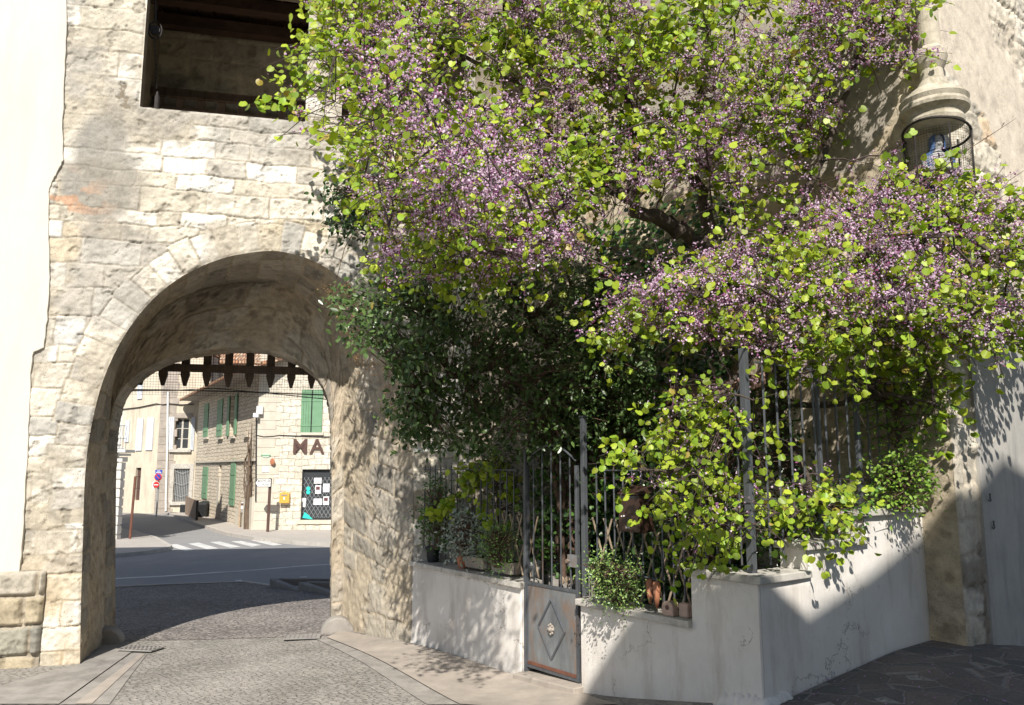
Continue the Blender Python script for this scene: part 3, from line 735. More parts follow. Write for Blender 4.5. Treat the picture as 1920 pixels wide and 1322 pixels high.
# low rusticated stone wall in front of it
LW = .035
lw = thing('low_stone_wall', 'low wall of rough square stones at the foot of the cream building', 'wall', loc=tuple(TF.p(-1.5, gzf(-6, 7.6), LW)))
u1, zt1 = TF.uv(90, 1067, LW); u0 = u1-3.2; zc = TF.uv(90, 1116, LW)[1]
rl = np.array([-1.2, -.62, zc-.62, zc-.40, zc-.20, zc, zt1+.2]); rl = np.array([zc-1.15, zc-.86, zc-.56, zc-.28, zc, zt1+.3])
def low_fn(U, V): return masonry(U, V, rl, .24, .42, 51, PALG, .018, .045, .016, (.37, .32, .25), .75, .012, None, .03)
wall_sheet('stonework', TF, u0, u1, zc-1.2, zt1, .015, low_fn, [], M['rough'], lw, off=LW)
b = MB(); b.wbox(TF, u0, u1-.02, zc-1.2, zt1-.004, -.1, LW-.02); b.build('core', M['rough'], lw)
# wheel guard stones at the foot of the arch
for (px, py, rr, wd, lab) in ((213, 1206, .19, .26, 'rounded stone wheel guard at the foot of the left arch jamb'), (618, 1186, .20, .28, 'rounded stone wheel guard at the foot of the right arch jamb')):
    g = ghit(px, py); b = MB(); prof = []
    s = -1 if px < 400 else 1
    c = Vector((g.x-(.10 if s < 0 else -.10), g.y-.02, g.z-.03))
    ax = Vector((-TF.n[0], -TF.n[1], 0))
    n = 22; vs = []
    for j, (w, rk_) in enumerate(((0, .94), (.03, 1.0), (.22, 1.02), (.26, .97), (.30, .80))):
        for i in range(n+1):
            a = math.pi*i/n; y = Vector((TF.d[0], TF.d[1], 0))
            vs.append(c+ax*(w-.02)*.8+y*math.cos(a)*rr*rk_+Vector((0, 0, math.sin(a)*rr*1.0*rk_)))
    fs = []
    for j in range(4):
        for i in range(n): fs.append((j*(n+1)+i, j*(n+1)+i+1, (j+1)*(n+1)+i+1, (j+1)*(n+1)+i))
    fs += [tuple(range(n, -1, -1)), tuple(range(4*(n+1), 5*(n+1)))]
    b.add(vs, fs); o = b.build('wheel_guard', M['slab'], smooth=False)
    tag(o, lab, 'guard stone', 'wheel guards of the arch')
# drain gratings
for (px, py, lab, rz) in ((265, 1220, 'small iron drain grating at the end of the left gutter', R(-10)), (567, 1198, 'small iron drain grating by the right arch jamb', R(10))):
    g = ghit(px, py); t = thing('drain_grating', lab, 'drain', 'street drain gratings', loc=(g.x, g.y, g.z+.012)); b = MB()
    w, h = .19, .12; cc = Vector((g.x, g.y, g.z+.02)); e1 = Vector((math.cos(rz), math.sin(rz), 0)); e2 = Vector((-math.sin(rz), math.cos(rz), -.03))
    def bar(a0, a1, b0, b1, z0=0., z1=.012):
        P_ = [cc+e1*a+e2*bb for a, bb in ((a0, b0), (a1, b0), (a1, b1), (a0, b1))]
        b.hexa([p+Vector((0, 0, z0)) for p in P_], [p+Vector((0, 0, z1)) for p in P_])
    for i in range(9): x = -w+2*w*i/8; bar(x-.008, x+.008, -h, h)
    for j in range(4): y = -h+2*h*j/3; bar(-w-.01, w+.01, y-.008, y+.008, -.001, .011)
    b.build('frame', M['darkkerb'], t); b = MB(); bar(-w, w, -h, h, -.012, -.008); b.build('sump', M['black'], t)
# two low ramp kerbs beyond the arch
for (a_, b_, c_, hgt, lab) in (((505, 1100), (558, 1109), (680, 1096), .14, 'long low grey ramp kerb beyond the arch, nearer the road'), ((559, 1107), (640, 1120), (700, 1104), .14, 'shorter low grey ramp kerb beyond the arch, nearer the jamb')):
    p0 = ghit(*a_); p1 = ghit(*b_); p2 = ghit(*c_); b = MB(); far = Vector((.12, .04, 0)); wv = (p1-p0); 
    b.add([p0+Vector((0, 0, -.05)), p1+Vector((0, 0, -.05)), p1+Vector((0, 0, .015)), p0+Vector((0, 0, hgt)),
           p0+far+Vector((0, 0, -.05)), p1+far+Vector((0, 0, -.05)), p1+far+Vector((0, 0, .015)), p0+far+Vector((0, 0, hgt))],
          [(0, 1, 2, 3), (7, 6, 5, 4), (0, 4, 5, 1), (1, 5, 6, 2), (2, 6, 7, 3), (3, 7, 4, 0)])
    p3 = ghit(*c_); b.hexa([p0+Vector((.125, .02, -.05)), p3+Vector((0, 0, -.05)), p3+Vector((0, .12, -.05)), p0+Vector((.125, .14, -.05))], [p0+Vector((.125, .02, hgt*.97)), Vector((p3.x, p3.y, p0.z+hgt*.6)), Vector((p3.x, p3.y+.12, p0.z+hgt*.6)), p0+Vector((.125, .14, hgt*.97))])
    tag(b.build('ramp_kerb', M['darkkerb'], bevel=.01), lab, 'kerb', 'ramp kerbs beyond the arch')
# ------------------------------------------------------------ garden walls
def soft(U, V): 
    D = (fbm(U*1.8, V*1.8, 5, 4)-.5)*.022+(fbm(U*9, V*9, 6, 3)-.5)*.004; return D, np.ones(U.shape+(3,))
def zpl(W, pts, off=0): return [W.uv(px, py, off) for px, py in pts]
def wsec(name, W, poly, parent, off=0.0, th=.22):
    us = [p[0] for p in poly]; vs = [p[1] for p in poly]
    wall_sheet(name, W, min(us)-.04, max(us)+.04, min(vs), max(vs)+.04, .03, soft, [], M['wall_render'], parent, off=off, clip=poly)
    b = MB(); b.prism([W.p(u, z, off-.012) for u, z in poly], Vector((W.n[0], W.n[1], 0))*-(th-.012)); b.build('wall_core', M['wall_render'], parent)
def coping(W, u0, z0, u1, z1, parent, th=.05, o0=-.25, o1=.035, extra=None):
    """top front edge from (u0,z0) to (u1,z1); slabs of about .8 m"""
    n = max(1, round((u1-u0)/.75)); 
    for i in range(n):
        a = u0+(u1-u0)*i/n+(.002 if i else 0); c = u0+(u1-u0)*(i+1)/n-.002; za = z0+(z1-z0)*(a-u0)/(u1-u0); zc_ = z0+(z1-z0)*(c-u0)/(u1-u0)
        b = MB(); b.hexa([W.p(a, za-th, o1), W.p(c, zc_-th, o1), W.p(c, zc_-th, o0), W.p(a, za-th, o0)], [W.p(a, za, o1), W.p(c, zc_, o1), W.p(c, zc_, o0), W.p(a, za, o0)])
        b.build('coping_slab', M['coping'], parent, bevel=.006)
gwl = thing('garden_wall', 'low grey rendered garden wall between the arch and the iron gate', 'garden wall', loc=tuple(W1.p(0, gzf(*W1.P))))
uL, zL = W1.uv(974, 1093, .035); z00 = W1.uv(763, 1051, .035)[1]
wsec('rendered_face', W1, [(-.0, -.8), (uL-.01, -.8), (uL-.01, zL-.045), (0, z00-.045)], gwl)
coping(W1, -.01, z00, uL, zL, gwl)
gwr = thing('garden_wall', 'stepped grey rendered garden wall turning the corner right of the gate', 'garden wall', loc=(CORN[0], CORN[1], gzf(*CORN)))
uG = W1.uv(1089, 1200)[0]; uS = W1.uv(1296, 1120)[0]
zR0 = W1.uv(1086, 1124, .035)[1]; zR1 = W1.uv(1295, 1166, .035)[1]; zH0 = W1.uv(1290, 1062, .035)[1]; zH1 = W1.uv(1424, 1087, .035)[1]; zH = (zH0+zH1)/2
wsec('rendered_face', W1, [(uG, -.6), (uc, -.6), (uc, zH-.05), (uS, zH-.05), (uS, zR1-.048), (uG, zR0-.048)], gwr)
coping(W1, uG-.03, zR0, uS+.0, zR1, gwr)
coping(W1, uS-.03, zH, uc-.004, zH, gwr, o0=-.26)
u2a = W2.uv(1516, 1080)[0]; u2b = W2.uv(1627, 1010)[0]; zS2 = (W2.uv(1497, 1020, .035)[1]+W2.uv(1627, 1008, .035)[1])/2; zS3 = (W2.uv(1605, 958, .035)[1]+W2.uv(1762, 947, .035)[1])/2
u2b -= .03
wsec('rendered_face', W2, [(0, -.6), (ue, -.6), (ue, zS3-.05), (u2b, zS3-.05), (u2b, zS2-.05), (u2a, zS2-.05), (u2a, zH-.05), (0, zH-.05)], gwr)
coping(W2, -.036, zH+.001, u2a, zH+.001, gwr, o0=-.22); coping(W2, u2a-.04, zS2, u2b, zS2, gwr); coping(W2, u2b-.04, zS3, ue+.02, zS3, gwr)
# crumbling footing at the corner
ft = []
b = MB(); rr = random.Random(4)
for i in range(16):
    u = uc-.36+.36*i/15; b.lathe(W1.p(u, gzf(*(W1.P+W1.d*u))-.03, .0), [(.04, 0), (rr.uniform(.04, .07), .03), (rr.uniform(.03, .05), .06), (.012, rr.uniform(.075, .12))], 7)
for i in range(9):
    u = .02+.22*i/8; b.lathe(W2.p(u, gzf(*(W2.P+W2.d*u))-.03, .0), [(.04, 0), (rr.uniform(.04, .06), .03), (.03, .06), (.012, rr.uniform(.07, .1))], 7)
b.build('crumbling_footing', M['wall_render'], gwr, smooth=True)
b = MB(); b.hexa([W1.p(uL-.02, -.5, .10), W1.p(uG+.02, -.5, .10), W1.p(uG+.02, -.5, -.3), W1.p(uL-.02, -.5, -.3)],
       [W1.p(uL-.02, gzf(*(W1.P+W1.d*uL))+.05, .10), W1.p(uG+.02, gzf(*(W1.P+W1.d*uG))+.05, .10), W1.p(uG+.02, gzf(*(W1.P+W1.d*uG))+.05, -.3), W1.p(uL-.02, gzf(*(W1.P+W1.d*uL))+.05, -.3)])
tag(b.build('doorstep', M['slab2'], bevel=.01), 'worn stone doorstep under the iron gate', 'step')

# ------------------------------------------------------------ railings
def railing(lab, W, u0, u1, n, topf, botf, rails, off, posts=(), rad=.0075, rr_=.011):
    t = thing('railing', lab, 'railing', loc=tuple(W.p((u0+u1)/2, botf((u0+u1)/2), off)))
    for i in range(n):
        u = u0+(u1-u0)*(i+.5)/n; b = MB(); z1 = topf(u)
        b.tube([W.p(u, botf(u)+.045, off), W.p(u, z1-.05, off), W.p(u, z1, off)], [rad, rad, rad*.35], 6); b.build('bar', M['iron'], t)
    for r in rails:
        b = MB(); pts = r if isinstance(r, list) else [(u0, r), (u1, r)]
        for (a, za), (c, zc_) in zip(pts[:-1], pts[1:]):
            b.hexa([W.p(a, za-.006, off+.010), W.p(c, zc_-.006, off+.010), W.p(c, zc_-.006, off-.010), W.p(a, za-.006, off-.010)], [W.p(a, za+.006, off+.010), W.p(c, zc_+.006, off+.010), W.p(c, zc_+.006, off-.010), W.p(a, za+.006, off-.010)])
        b.build('rail', M['iron'], t)
    for (u, zb, zt_, w) in posts:
        b = MB(); b.wbox(W, u-w/2, u+w/2, zb-.03, zt_, off-w/2, off+w/2); b.build('post', M['iron'], t, bevel=.003)
    return t
FO = -.11
uf0 = W1.uv(783, 880, FO)[0]; uf1 = W1.uv(970, 883, FO)[0]; zr = W1.uv(880, 881, FO)[1]
ftop = lambda u: zr+.055
fbot = lambda u: z00+(zL-z00)*u/uL
railing('short iron railing on the wall between the arch and the gate', W1, uf0, uf1, 17, ftop, fbot, [zr], FO, [])
b_l = W1.uv(1110, 874, FO)[0]; uhP = W1.uv(1411, 1085, FO)[0]; ust = uS
def rtop(u):
    t = max(0, min(1, (u-(ust-.25))/(uhP-ust+.25))); return zr+.05+.62*t**1.5
def rbot(u): return zH if u > ust-.03 else zR0+(zR1-zR0)*(u-uG)/(uS-uG)
arc = [(b_l+(uhP-b_l)*i/14, rtop(b_l+(uhP-b_l)*i/14)-.05) for i in range(15)]
zPt = W1.uv(1402, 652, FO)[1]
railing('iron railing sweeping up from the gate to the tall corner post', W1, b_l, uhP-.03, 15, rtop, rbot, [arc], FO, [(uhP, zH, zPt, .05)])
u20 = W2.uv(1430, 1000, FO)[0]; u21 = W2.uv(1762, 900, FO)[0]
zt2 = W2.uv(1560, 698, FO)[1]
def rbot2(u): return zS3 if u > u2b-.04 else (zS2 if u > u2a-.04 else zH)
um = W2.uv(1610, 850, FO)[0]
zlow = W2.uv(1540, 932, FO)[1]
railing('tall iron railing above the stepped wall beside the house', W2, u20, u21, 17, lambda u: zt2+.03, rbot2, [zt2, zlow], FO, [(um, zS2, zt2+.02, .035), (u21+.01, zS3, zt2+.02, .03), (W2.uv(1540, 900, FO)[0], zS2, zt2+.01, .028)], .0085)
# ------------------------------------------------------------ iron gate
GO = -.05
gt = thing('garden_gate', 'narrow grey iron garden gate with a rusty sheet and diamond moulding', 'gate', loc=tuple(W1.p((uL+uG)/2, gzf(*(W1.P+W1.d*uL)), GO)))
g0u = W1.uv(988, 1200, GO)[0]; g1u = W1.uv(1087, 1200, GO)[0]; zb0 = W1.uv(985, 1268, GO)[1]; zb1 = W1.uv(1085, 1296, GO)[1]; zp = (W1.uv(985, 1094, GO)[1]+W1.uv(1080, 1107, GO)[1])/2
zb_ = max(gzf(*(W1.P+W1.d*g0u)), gzf(*(W1.P+W1.d*g1u)))+.06
b = MB(); b.wbox(W1, g0u+.02, g1u-.02, zb_+.02, zp, GO-.006, GO+.006); b.build('sheet_panel', M['plate'], gt)
b = MB()
for (a, c, z0, z1) in ((g0u, g0u+.028, zb_, zr+.04), (g1u-.028, g1u, zb_, zr+.04)): b.wbox(W1, a, c, z0, z1, GO-.016, GO+.016)
b.wbox(W1, g0u+.028, g1u-.028, zb_, zb_+.03, GO-.014, GO+.014); b.wbox(W1, g0u+.028, g1u-.028, zp-.012, zp+.012, GO-.014, GO+.014)
b.build('frame', M['iron'], gt, bevel=.002)
b = MB(); b.wbox(W1, g0u+.03, g1u-.03, zb_+.03, zb_+.055, GO+.006, GO+.018); b.build('rust_strip', M['rust'], gt)
mu = (g0u+g1u)/2; mz = (zp+zb_)/2+.01; dw, dh = (g1u-g0u)*.25, (zp-zb_)*.345; D4 = [(mu, mz+dh), (mu+dw, mz), (mu, mz-dh), (mu-dw, mz)]
b = MB()
for i in range(4):
    p, q = D4[i], D4[(i+1) % 4]; b.tube([W1.p(p[0], p[1], GO+.010), W1.p(q[0], q[1], GO+.010)], .0105, 6)
b.build('diamond_moulding', M['iron'], gt)
b = MB(); c = W1.p(mu, mz, GO+.004); n3w = (W1.n[0], W1.n[1], 0); xd = Vector((W1.d[0], W1.d[1], 0))
b.lathe(c, [(.038, 0), (.036, .012), (.02, .02), (.016, .034), (.006, .04)], 10, n3w)
for k in range(8):
    a = 2*math.pi*k/8; q = c+xd*math.cos(a)*.030+Vector((0, 0, math.sin(a)*.040))+Vector(n3w)*.012; b.lathe(q, [(.004, -.004), (.013, 0), (.012, .006), (.003, .013)], 7, n3w)
b.build('rosette', M['slab2'], gt, smooth=True)
nb = 5
for i in range(nb):
    u = g0u+.028+(g1u-g0u-.056)*(i+.6)/(nb+.2); b = MB(); zt_ = zr+.06+.10*math.sin(math.pi*(i+.5)/nb); b.tube([W1.p(u, zp, GO), W1.p(u, zt_, GO), W1.p(u, zt_+.05, GO)], [.0075, .0075, .002], 6); b.build('bar', M['iron'], gt)
b = MB(); pts = []
for i in range(17):
    t = i/16; pts.append(W1.p(g0u+.01+(g1u-g0u-.02)*t, zr+.03+.19*math.sin(math.pi*(.08+.84*t)), GO+.01))
b.tube(pts, .010, 6); b.build('arched_rail', M['iron'], gt)
b = MB(); zk = W1.uv(1078, 1052, GO)[1]; b.wbox(W1, g1u-.12, g1u-.004, zk-.05, zk+.05, GO-.02, GO+.022); b.lathe(W1.p(g1u-.09, zk, GO+.022), [(.008, 0), (.008, .02), (.02, .025), (.016, .04)], 10, n3w); b.build('lock', M['plate'], gt)
for (px, yb, yt, w, lab) in ((979, 1270, 846, .035, 'slim iron gate post on the arch side of the gate'), (1096, 1118, 782, .042, 'tall grey iron gate post rising from the wall right of the gate')):
    up, zpb = W1.uv(px, yb, -.03); _, zpt = W1.uv(px, yt, -.03); b = MB()
    if px < 1000: zpb = gzf(*(W1.P+W1.d*up))-.02; up = (uL+g0u)/2
    else: zpb -= .0
    t = thing('gate_post', lab, 'gate post', loc=tuple(W1.p(up, zpb, -.04)))
    b.wbox(W1, up-w/2, up+w/2, zpb, zpt, -.04-w/2, -.04+w/2); b.build('shaft', M['iron'], t, bevel=.003)
    b = MB(); b.wbox(W1, up-w/2-.006, up+w/2+.006, zpt, zpt+.012, -.046-w/2, -.034+w/2); b.build('cap', M['iron'], t)
# letterbox
LO = .02
lbx = thing('letterbox', 'brown metal letterbox with sloping lid fixed to the railing right of the gate', 'letterbox', loc=tuple(W1.hit(1188, 1000, LO)))
a0_, z1_ = W1.uv(1159, 925, LO+.06); a1_, z0_ = W1.uv(1197, 999, LO+.06); zt_ = W1.uv(1165, 915, LO+.06)[1]
b = MB(); b.wbox(W1, a0_, a1_+.015, z0_, z1_-.01, LO-.09, LO+.06); b.build('body', M['letterbox'], lbx, bevel=.006)
b = MB(); b.hexa([W1.p(a0_-.006, z1_-.009, LO+.07), W1.p(a1_+.02, z1_-.009, LO+.07), W1.p(a1_+.02, z1_-.009, LO-.095), W1.p(a0_-.006, z1_-.009, LO-.095)],
     [W1.p(a0_-.006, z1_+.004, LO+.07), W1.p(a1_+.02, z1_+.004, LO+.07), W1.p(a1_+.01, z1_+.06, LO-.095), W1.p(a0_, z1_+.06, LO-.095)]); b.build('lid', M['letterbox'], lbx, bevel=.004)
b = MB(); b.wbox(W1, a0_+.012, a1_+.003, z1_-.035, z1_-.018, LO+.0605, LO+.062); b.build('slot', M['black'], lbx)
hh_ = (z1_-z0_); b = MB(); b.wbox(W1, a0_+.008, a1_+.007, z0_+.012, z0_+hh_*.46, LO+.0605, LO+.066); b.build('door', M['letterbox'], lbx, bevel=.002)
b = MB(); b.lathe(W1.p(a0_+.04, z0_+hh_*.40, LO+.066), [(.006, 0), (.006, .004)], 10, n3w); b.lathe(W1.p(a0_+.065, z0_+hh_*.41, LO+.066), [(.007, 0), (.007, .004)], 10, n3w); b.build('lock', M['white'], lbx)
b = MB(); b.lathe(W1.p((a0_+a1_)/2+.005, z0_+hh_*.27, LO+.066), [(.022, 0), (.018, .004), (.006, .006)], 12, n3w); b.build('emblem', M['black'], lbx)
def text(s, size, mat, at, xdir, nrm, parent=None, ext=.004, off=0.0, spacing=1.0, name='lettering', align='CENTER', fit=None):
    cu = bpy.data.curves.new('txt', 'FONT'); cu.body = s; cu.size = size; cu.extrude = ext; cu.offset = off; cu.space_character = spacing; cu.align_x = align; cu.align_y = 'CENTER'
    to = bpy.data.objects.new('txt', cu); COL.objects.link(to); bpy.context.view_layer.update()
    me = bpy.data.meshes.new_from_object(to.evaluated_get(bpy.context.evaluated_depsgraph_get())); bpy.data.objects.remove(to)
    if fit:
        xs_ = [v.co.x for v in me.vertices]; k_ = fit/(max(xs_)-min(xs_))
        for v in me.vertices: v.co.x *= k_
    x = Vector(xdir).normalized(); z = Vector(nrm).normalized(); y = z.cross(x); Mx = Matrix((x, y, z)).transposed().to_4x4(); Mx.translation = Vector(at)-(wloc(parent) if parent else Vector())
    me.transform(Mx); me.name = name; me.materials.clear(); return link(me, name, mat, parent)
text('Litas', .026, M['white'], W1.p((a0_+a1_)/2, z0_+hh_*.11+.004, LO+.0665), xd, n3w, lbx, .0004)

# diagonal trellises behind the railings
def trellis(lab, W, u0, u1, z0f, zh, off, n, lean):
    t = thing('trellis', lab, 'trellis', 'expanding trellises behind the railings', loc=tuple(W.p(u0, z0f(u0), off)))
    for i in range(n):
        u = u0+(u1-u0)*i/(n-1)
        for s in (1, -1):
            a = u-s*lean/2; c = u+s*lean/2; zb = z0f(u)+.03
            b = MB(); b.hexa([W.p(a-.008, zb, off+s*.004+.003), W.p(a+.008, zb, off+s*.004+.003), W.p(a+.008, zb, off+s*.004-.003), W.p(a-.008, zb, off+s*.004-.003)],
                             [W.p(c-.008, zb+zh, off+s*.004+.003), W.p(c+.008, zb+zh, off+s*.004+.003), W.p(c+.008, zb+zh, off+s*.004-.003), W.p(c-.008, zb+zh, off+s*.004-.003)])
            b.build('slat', M['cane'], t)
trellis('bleached wooden trellis behind the railing right of the gate, near the letterbox', W1, uG+.12, uS-.1, rbot, .62, FO-.035, 8, .24)
trellis('bleached wooden trellis behind the short railing left of the gate', W1, uL-.52, uL-.05, fbot, .55, FO-.035, 5, .20)

# ------------------------------------------------------------ the house at the right
hs = thing('stone_house', 'tall old stone house at the right behind the garden railings', 'house', loc=(HC[0], HC[1], gzf(*HC)))
rowsH = courses(-.4, 10, .2, .34, 61)
panel = np.array([H1.uv(*q) for q in ((1705, -200), (1700, 40), (1690, 150), (1662, 240), (1612, 320), (1500, 345), (1300, 330), (1180, 320), (1180, -200))])
def flank_fn(U, V):
    D, C = masonry(U, V, rowsH, .3, .6, 71, [((.60, .52, .39), 3), ((.55, .46, .33), 3), ((.50, .44, .34), 2), ((.58, .47, .32), 2)], .012, .016, .014, (.45, .385, .29), .47, .02)
    d, cu, cv, al, ins = seg_dist(U, V, panel); s = np.where(ins, d, -d)+(fbm(U*5, V*5, 9, 3)-.5)*.12; m = ss(-.01, .02, s)[..., None]
    rc = np.array([.40, .36, .30])*(.9+.2*vn(U*60, V*60, 4))[..., None]
    return D*(1-m[..., 0])+m[..., 0]*(.016+(fbm(U*30, V*30, 7, 3)-.5)*.014), C*(1-m)+rc*m
wall_sheet('flank_wall', H1, -.025, 6.6, -.5, 9.3, .025, flank_fn, [], M['stone'], hs)
uq = H2.uv(1851, 1220)[0]
def front2_fn(U, V):
    D, C = masonry(U, V, rowsH, .28, .6, 81, [((.66, .61, .52), 3), ((.62, .56, .46), 3), ((.57, .52, .43), 2), ((.60, .47, .33), 1)], .016, .03, .028, (.54, .48, .39), .60, .03, None, .02)
    pm = ss(.50, .53, fbm(U*1.1+3, V*1.1, 23, 5)+.06*ss(3.2, 2.2, V))*ss(uq-.05, uq+.05, U); p3 = pm[..., None]
    D = D*(1-pm)+pm*(.03+(fbm(U*6, V*6, 2, 4)-.5)*.01); C = C*(1-p3)+np.array([.64, .565, .465])*(.93+.14*fbm(U*9, V*9, 5, 4))[..., None]*p3
    D = np.where(U < uq, D*.45, D)
    # soot-dark quoins low down
    dk = ss(1.5, .6, V)*ss(uq+.1, uq-.02, U); k = (dk*(.35+.65*ss(.42, .55, fbm(U*5, V*5, 19, 4))))[..., None]
    C = C*(1-.8*k)+np.array([.20, .165, .13])*.8*k
    return D, C
wall_sheet('front_wall', H2, -.022, 5, -.5, 9.3, .022, front2_fn, [], M['stone'], hs)
zg = H2.uv(1880, 612)[1]
gr = [(uq, -.4), (5, -.4), (5, zg+.2), (uq+.5, zg+.05), (uq+.02, zg-.1)]
wall_sheet('render_skirt', H2, uq-.05, 5, -.4, zg+.25, .03, soft, [], M['grey_render'], hs, off=.055, clip=gr)
b = MB(); b.prism([H2.p(u, z, .05) for u, z in gr], Vector((H2.n[0], H2.n[1], 0))*-.05); b.build('skirt_core', M['grey_render'], hs)
b = MB(); b.prism([(HC[0]-H2.n[0]*.04-H1.n[0]*.04, HC[1]-H2.n[1]*.04-H1.n[1]*.04, -.5), H1.p(6.6, -.5, -.04), H1.p(6.6, -.5, -.04)+Vector((H2.d[0], H2.d[1], 0))*5, H2.p(5, -.5, -.04)], (0, 0, 9.7)); b.build('house_body', M['rough'], hs)
# two small anchor-shaped iron wall ties
for (px, py, lab) in ((1856, 934, 'upper small black anchor-shaped wall hook on the grey render'), (1863, 985, 'lower small black anchor-shaped wall hook on the grey render')):
    c = H2.hit(px, py, .075); t = MB(); dx = Vector((H2.d[0], H2.d[1], 0)); k = .0042
    def q(a, bz): return c+dx*a*k*1.7+Vector((0, 0, bz*k))
    nn = Vector((H2.n[0], H2.n[1], 0))*.006
    t.prism([q(-1.3, 0), q(-1.6, 2.5), q(0, 5), q(1.6, 2.5), q(1.3, 0), q(.6, -3), q(-.6, -3)], nn); t.prism([q(-.7, 4.5), q(-2.6, 6.3), q(-2.4, 7.6), q(-.9, 7.4), q(0, 10), q(.9, 7.4), q(2.4, 7.6), q(2.6, 6.3), q(.7, 4.5)], nn*1.01)
    t.tube([q(-3.4, -3), q(-2, -5.6), q(0, -6.6), q(2, -5.6), q(3.4, -3)], .0045, 5)
    tag(t.build('wall_hook', M['black']), lab, 'wall hook')
# wrought lantern bracket, mostly outside the frame, whose shadow crosses the render
M['aged'] = mat_plain('aged_moulded_stone', (.50, .45, .36), .9, 0, .25, 9, .8, .006, (.24, .22, .15), dthr=(.5, .62))
# ------------------------------------------------------------ corner niche with statue
nb_ = H2.uv(1752, 300)[0]
bis = Vector((H2.n[0]+H1.n[0], H2.n[1]+H1.n[1], 0)).normalized()
NC = Vector((HC[0], HC[1], 0))+bis*.10+Vector((W2.d[0], W2.d[1], 0))*.07
def zat(py, px=1755):
    r = ray(px, py); return EYE+r[2]*NC.y/r[1]
rt = ray(1766, 250); 
nic = thing('corner_niche', 'moulded round stone canopy on the corner of the right house', 'niche', loc=(NC.x, NC.y, zat(270)))
b = MB(); zz = lambda py: zat(py+12)
b.lathe((NC.x, NC.y, 0), [(.17, zz(232)), (.225, zz(226)), (.232, zz(219)), (.215, zz(212)), (.225, zz(206)), (.27, zz(200)), (.275, zz(194)), (.26, zz(188)), (.275, zz(180)), (.245, zz(172)), (.16, zz(158))], 36); b.build('canopy', M['aged'], nic, smooth=False)
b = MB(); b.lathe((NC.x, NC.y, 0), [(.14, zz(158)), (.10, zz(142)), (.09, zz(122)), (.12, zz(112)), (.135, zz(100)), (.13, zz(88)), (.095, zz(80)), (.09, zz(20)), (.09, zz(-60))], 24); b.build('finial', M['aged'], nic)
b = MB(); b.lathe((NC.x, NC.y, 0), [(.10, zz(560)), (.17, zz(500)), (.24, zz(470)), (.27, zz(462)), (.27, zz(448)), (.24, zz(444))], 30); b.build('corbel', M['aged'], nic)
b = MB()
ring_ = [Vector((NC.x+math.cos(a)*.26, NC.y+math.sin(a)*.26, zz(240)+.06*math.sin(a-2.2))) for a in np.linspace(0, 2*math.pi, 33)]
b.tube(ring_, .011, 6)
for k in range(6):
    a = 2*math.pi*k/6+.4; b.tube([(NC.x+math.cos(a)*.26, NC.y+math.sin(a)*.26, zz(240)), (NC.x+math.cos(a)*.255, NC.y+math.sin(a)*.255, zz(445))], .007, 5)
tag(b.build('cage_frame', M['darkiron']), 'rusty iron hoop cage around the statue under the corner canopy', 'cage')
b = MB()
for k in range(64):
    a = 2*math.pi*k/64; b.tube([(NC.x+math.cos(a)*.25, NC.y+math.sin(a)*.25, zz(243)), (NC.x+math.cos(a)*.25, NC.y+math.sin(a)*.25, zz(445))], .0012, 3, False)
z = zz(445)
while z < zz(243):
    b.tube([(NC.x+math.cos(a)*.25, NC.y+math.sin(a)*.25, z) for a in np.linspace(0, 2*math.pi, 33)], .0012, 3, False); z += .022
tag(b.build('wire_mesh', M['darkiron']), 'fine wire mesh sleeve in front of the blue robed statue', 'wire mesh')
st = thing('statue', 'painted statue in blue mantle and white robe inside the corner cage', 'statue', loc=(NC.x, NC.y, zz(444)))
H_ = zz(240)-zz(444); zb = zz(444)
def body(prof, n=28, fold=0.0, name='robe', mat=None, ang=(0, 2*math.pi), cx=0, cy=0):
    vs = []; 
    for (r, rz_, h) in prof:
        for k in range(n+1):
            a = ang[0]+(ang[1]-ang[0])*k/n; f = 1+fold*math.sin(a*9+h*5)*(1-h)
            w = bis.cross(Vector((0, 0, 1)))
            v = Vector((NC.x+cx, NC.y+cy, zb+h*H_))+w*math.cos(a)*r*f+bis*math.sin(a)*rz_*f; vs.append(v[:])
    nn = n+1; fs = [(i*nn+k, i*nn+k+1, (i+1)*nn+k+1, (i+1)*nn+k) for i in range(len(prof)-1) for k in range(n)]
    m_ = MB(); m_.add(vs, fs); return m_.build(name, mat, st, smooth=True)
body([(.02, .02, .0), (.13, .10, .0), (.12, .095, .2), (.10, .085, .45), (.085, .07, .6), (.11, .07, .74), (.10, .06, .80), (.035, .035, .83), (.03, .03, .855), (.045, .052, .88), (.052, .062, .92), (.045, .055, .96), (.02, .03, .985), (.002, .002, .99)], fold=.07, name='body', mat=M['dress'])
body([(.155, .12, .02), (.15, .115, .25), (.14, .11, .45), (.125, .10, .62), (.135, .09, .74), (.11, .075, .81), (.06, .06, .85), (.065, .072, .91), (.058, .066, .965), (.03, .035, 1.0)], fold=.05, name='mantle', mat=M['mesh_blue'], ang=(R(125), R(415)))
b = MB(); 
fa = Vector((NC.x, NC.y, zb+.915*H_))+bis*.058
b.lathe(fa-bis*.004, [(.008, 0), (.006, .01), (.002, .014)], 6, bis)
w_ = bis.cross(Vector((0, 0, 1)))
for s in (-1, 1): b.lathe(fa+w_*s*.017+Vector((0, 0, .008)), [(.007, -.004), (.005, .003), (.001, .004)], 6, bis)
b.tube([fa+w_*-.012+Vector((0, 0, -.022)), fa+Vector((0, 0, -.024))+bis*.002, fa+w_*.012+Vector((0, 0, -.022))], .003, 5); b.build('face', M['dress'], st)
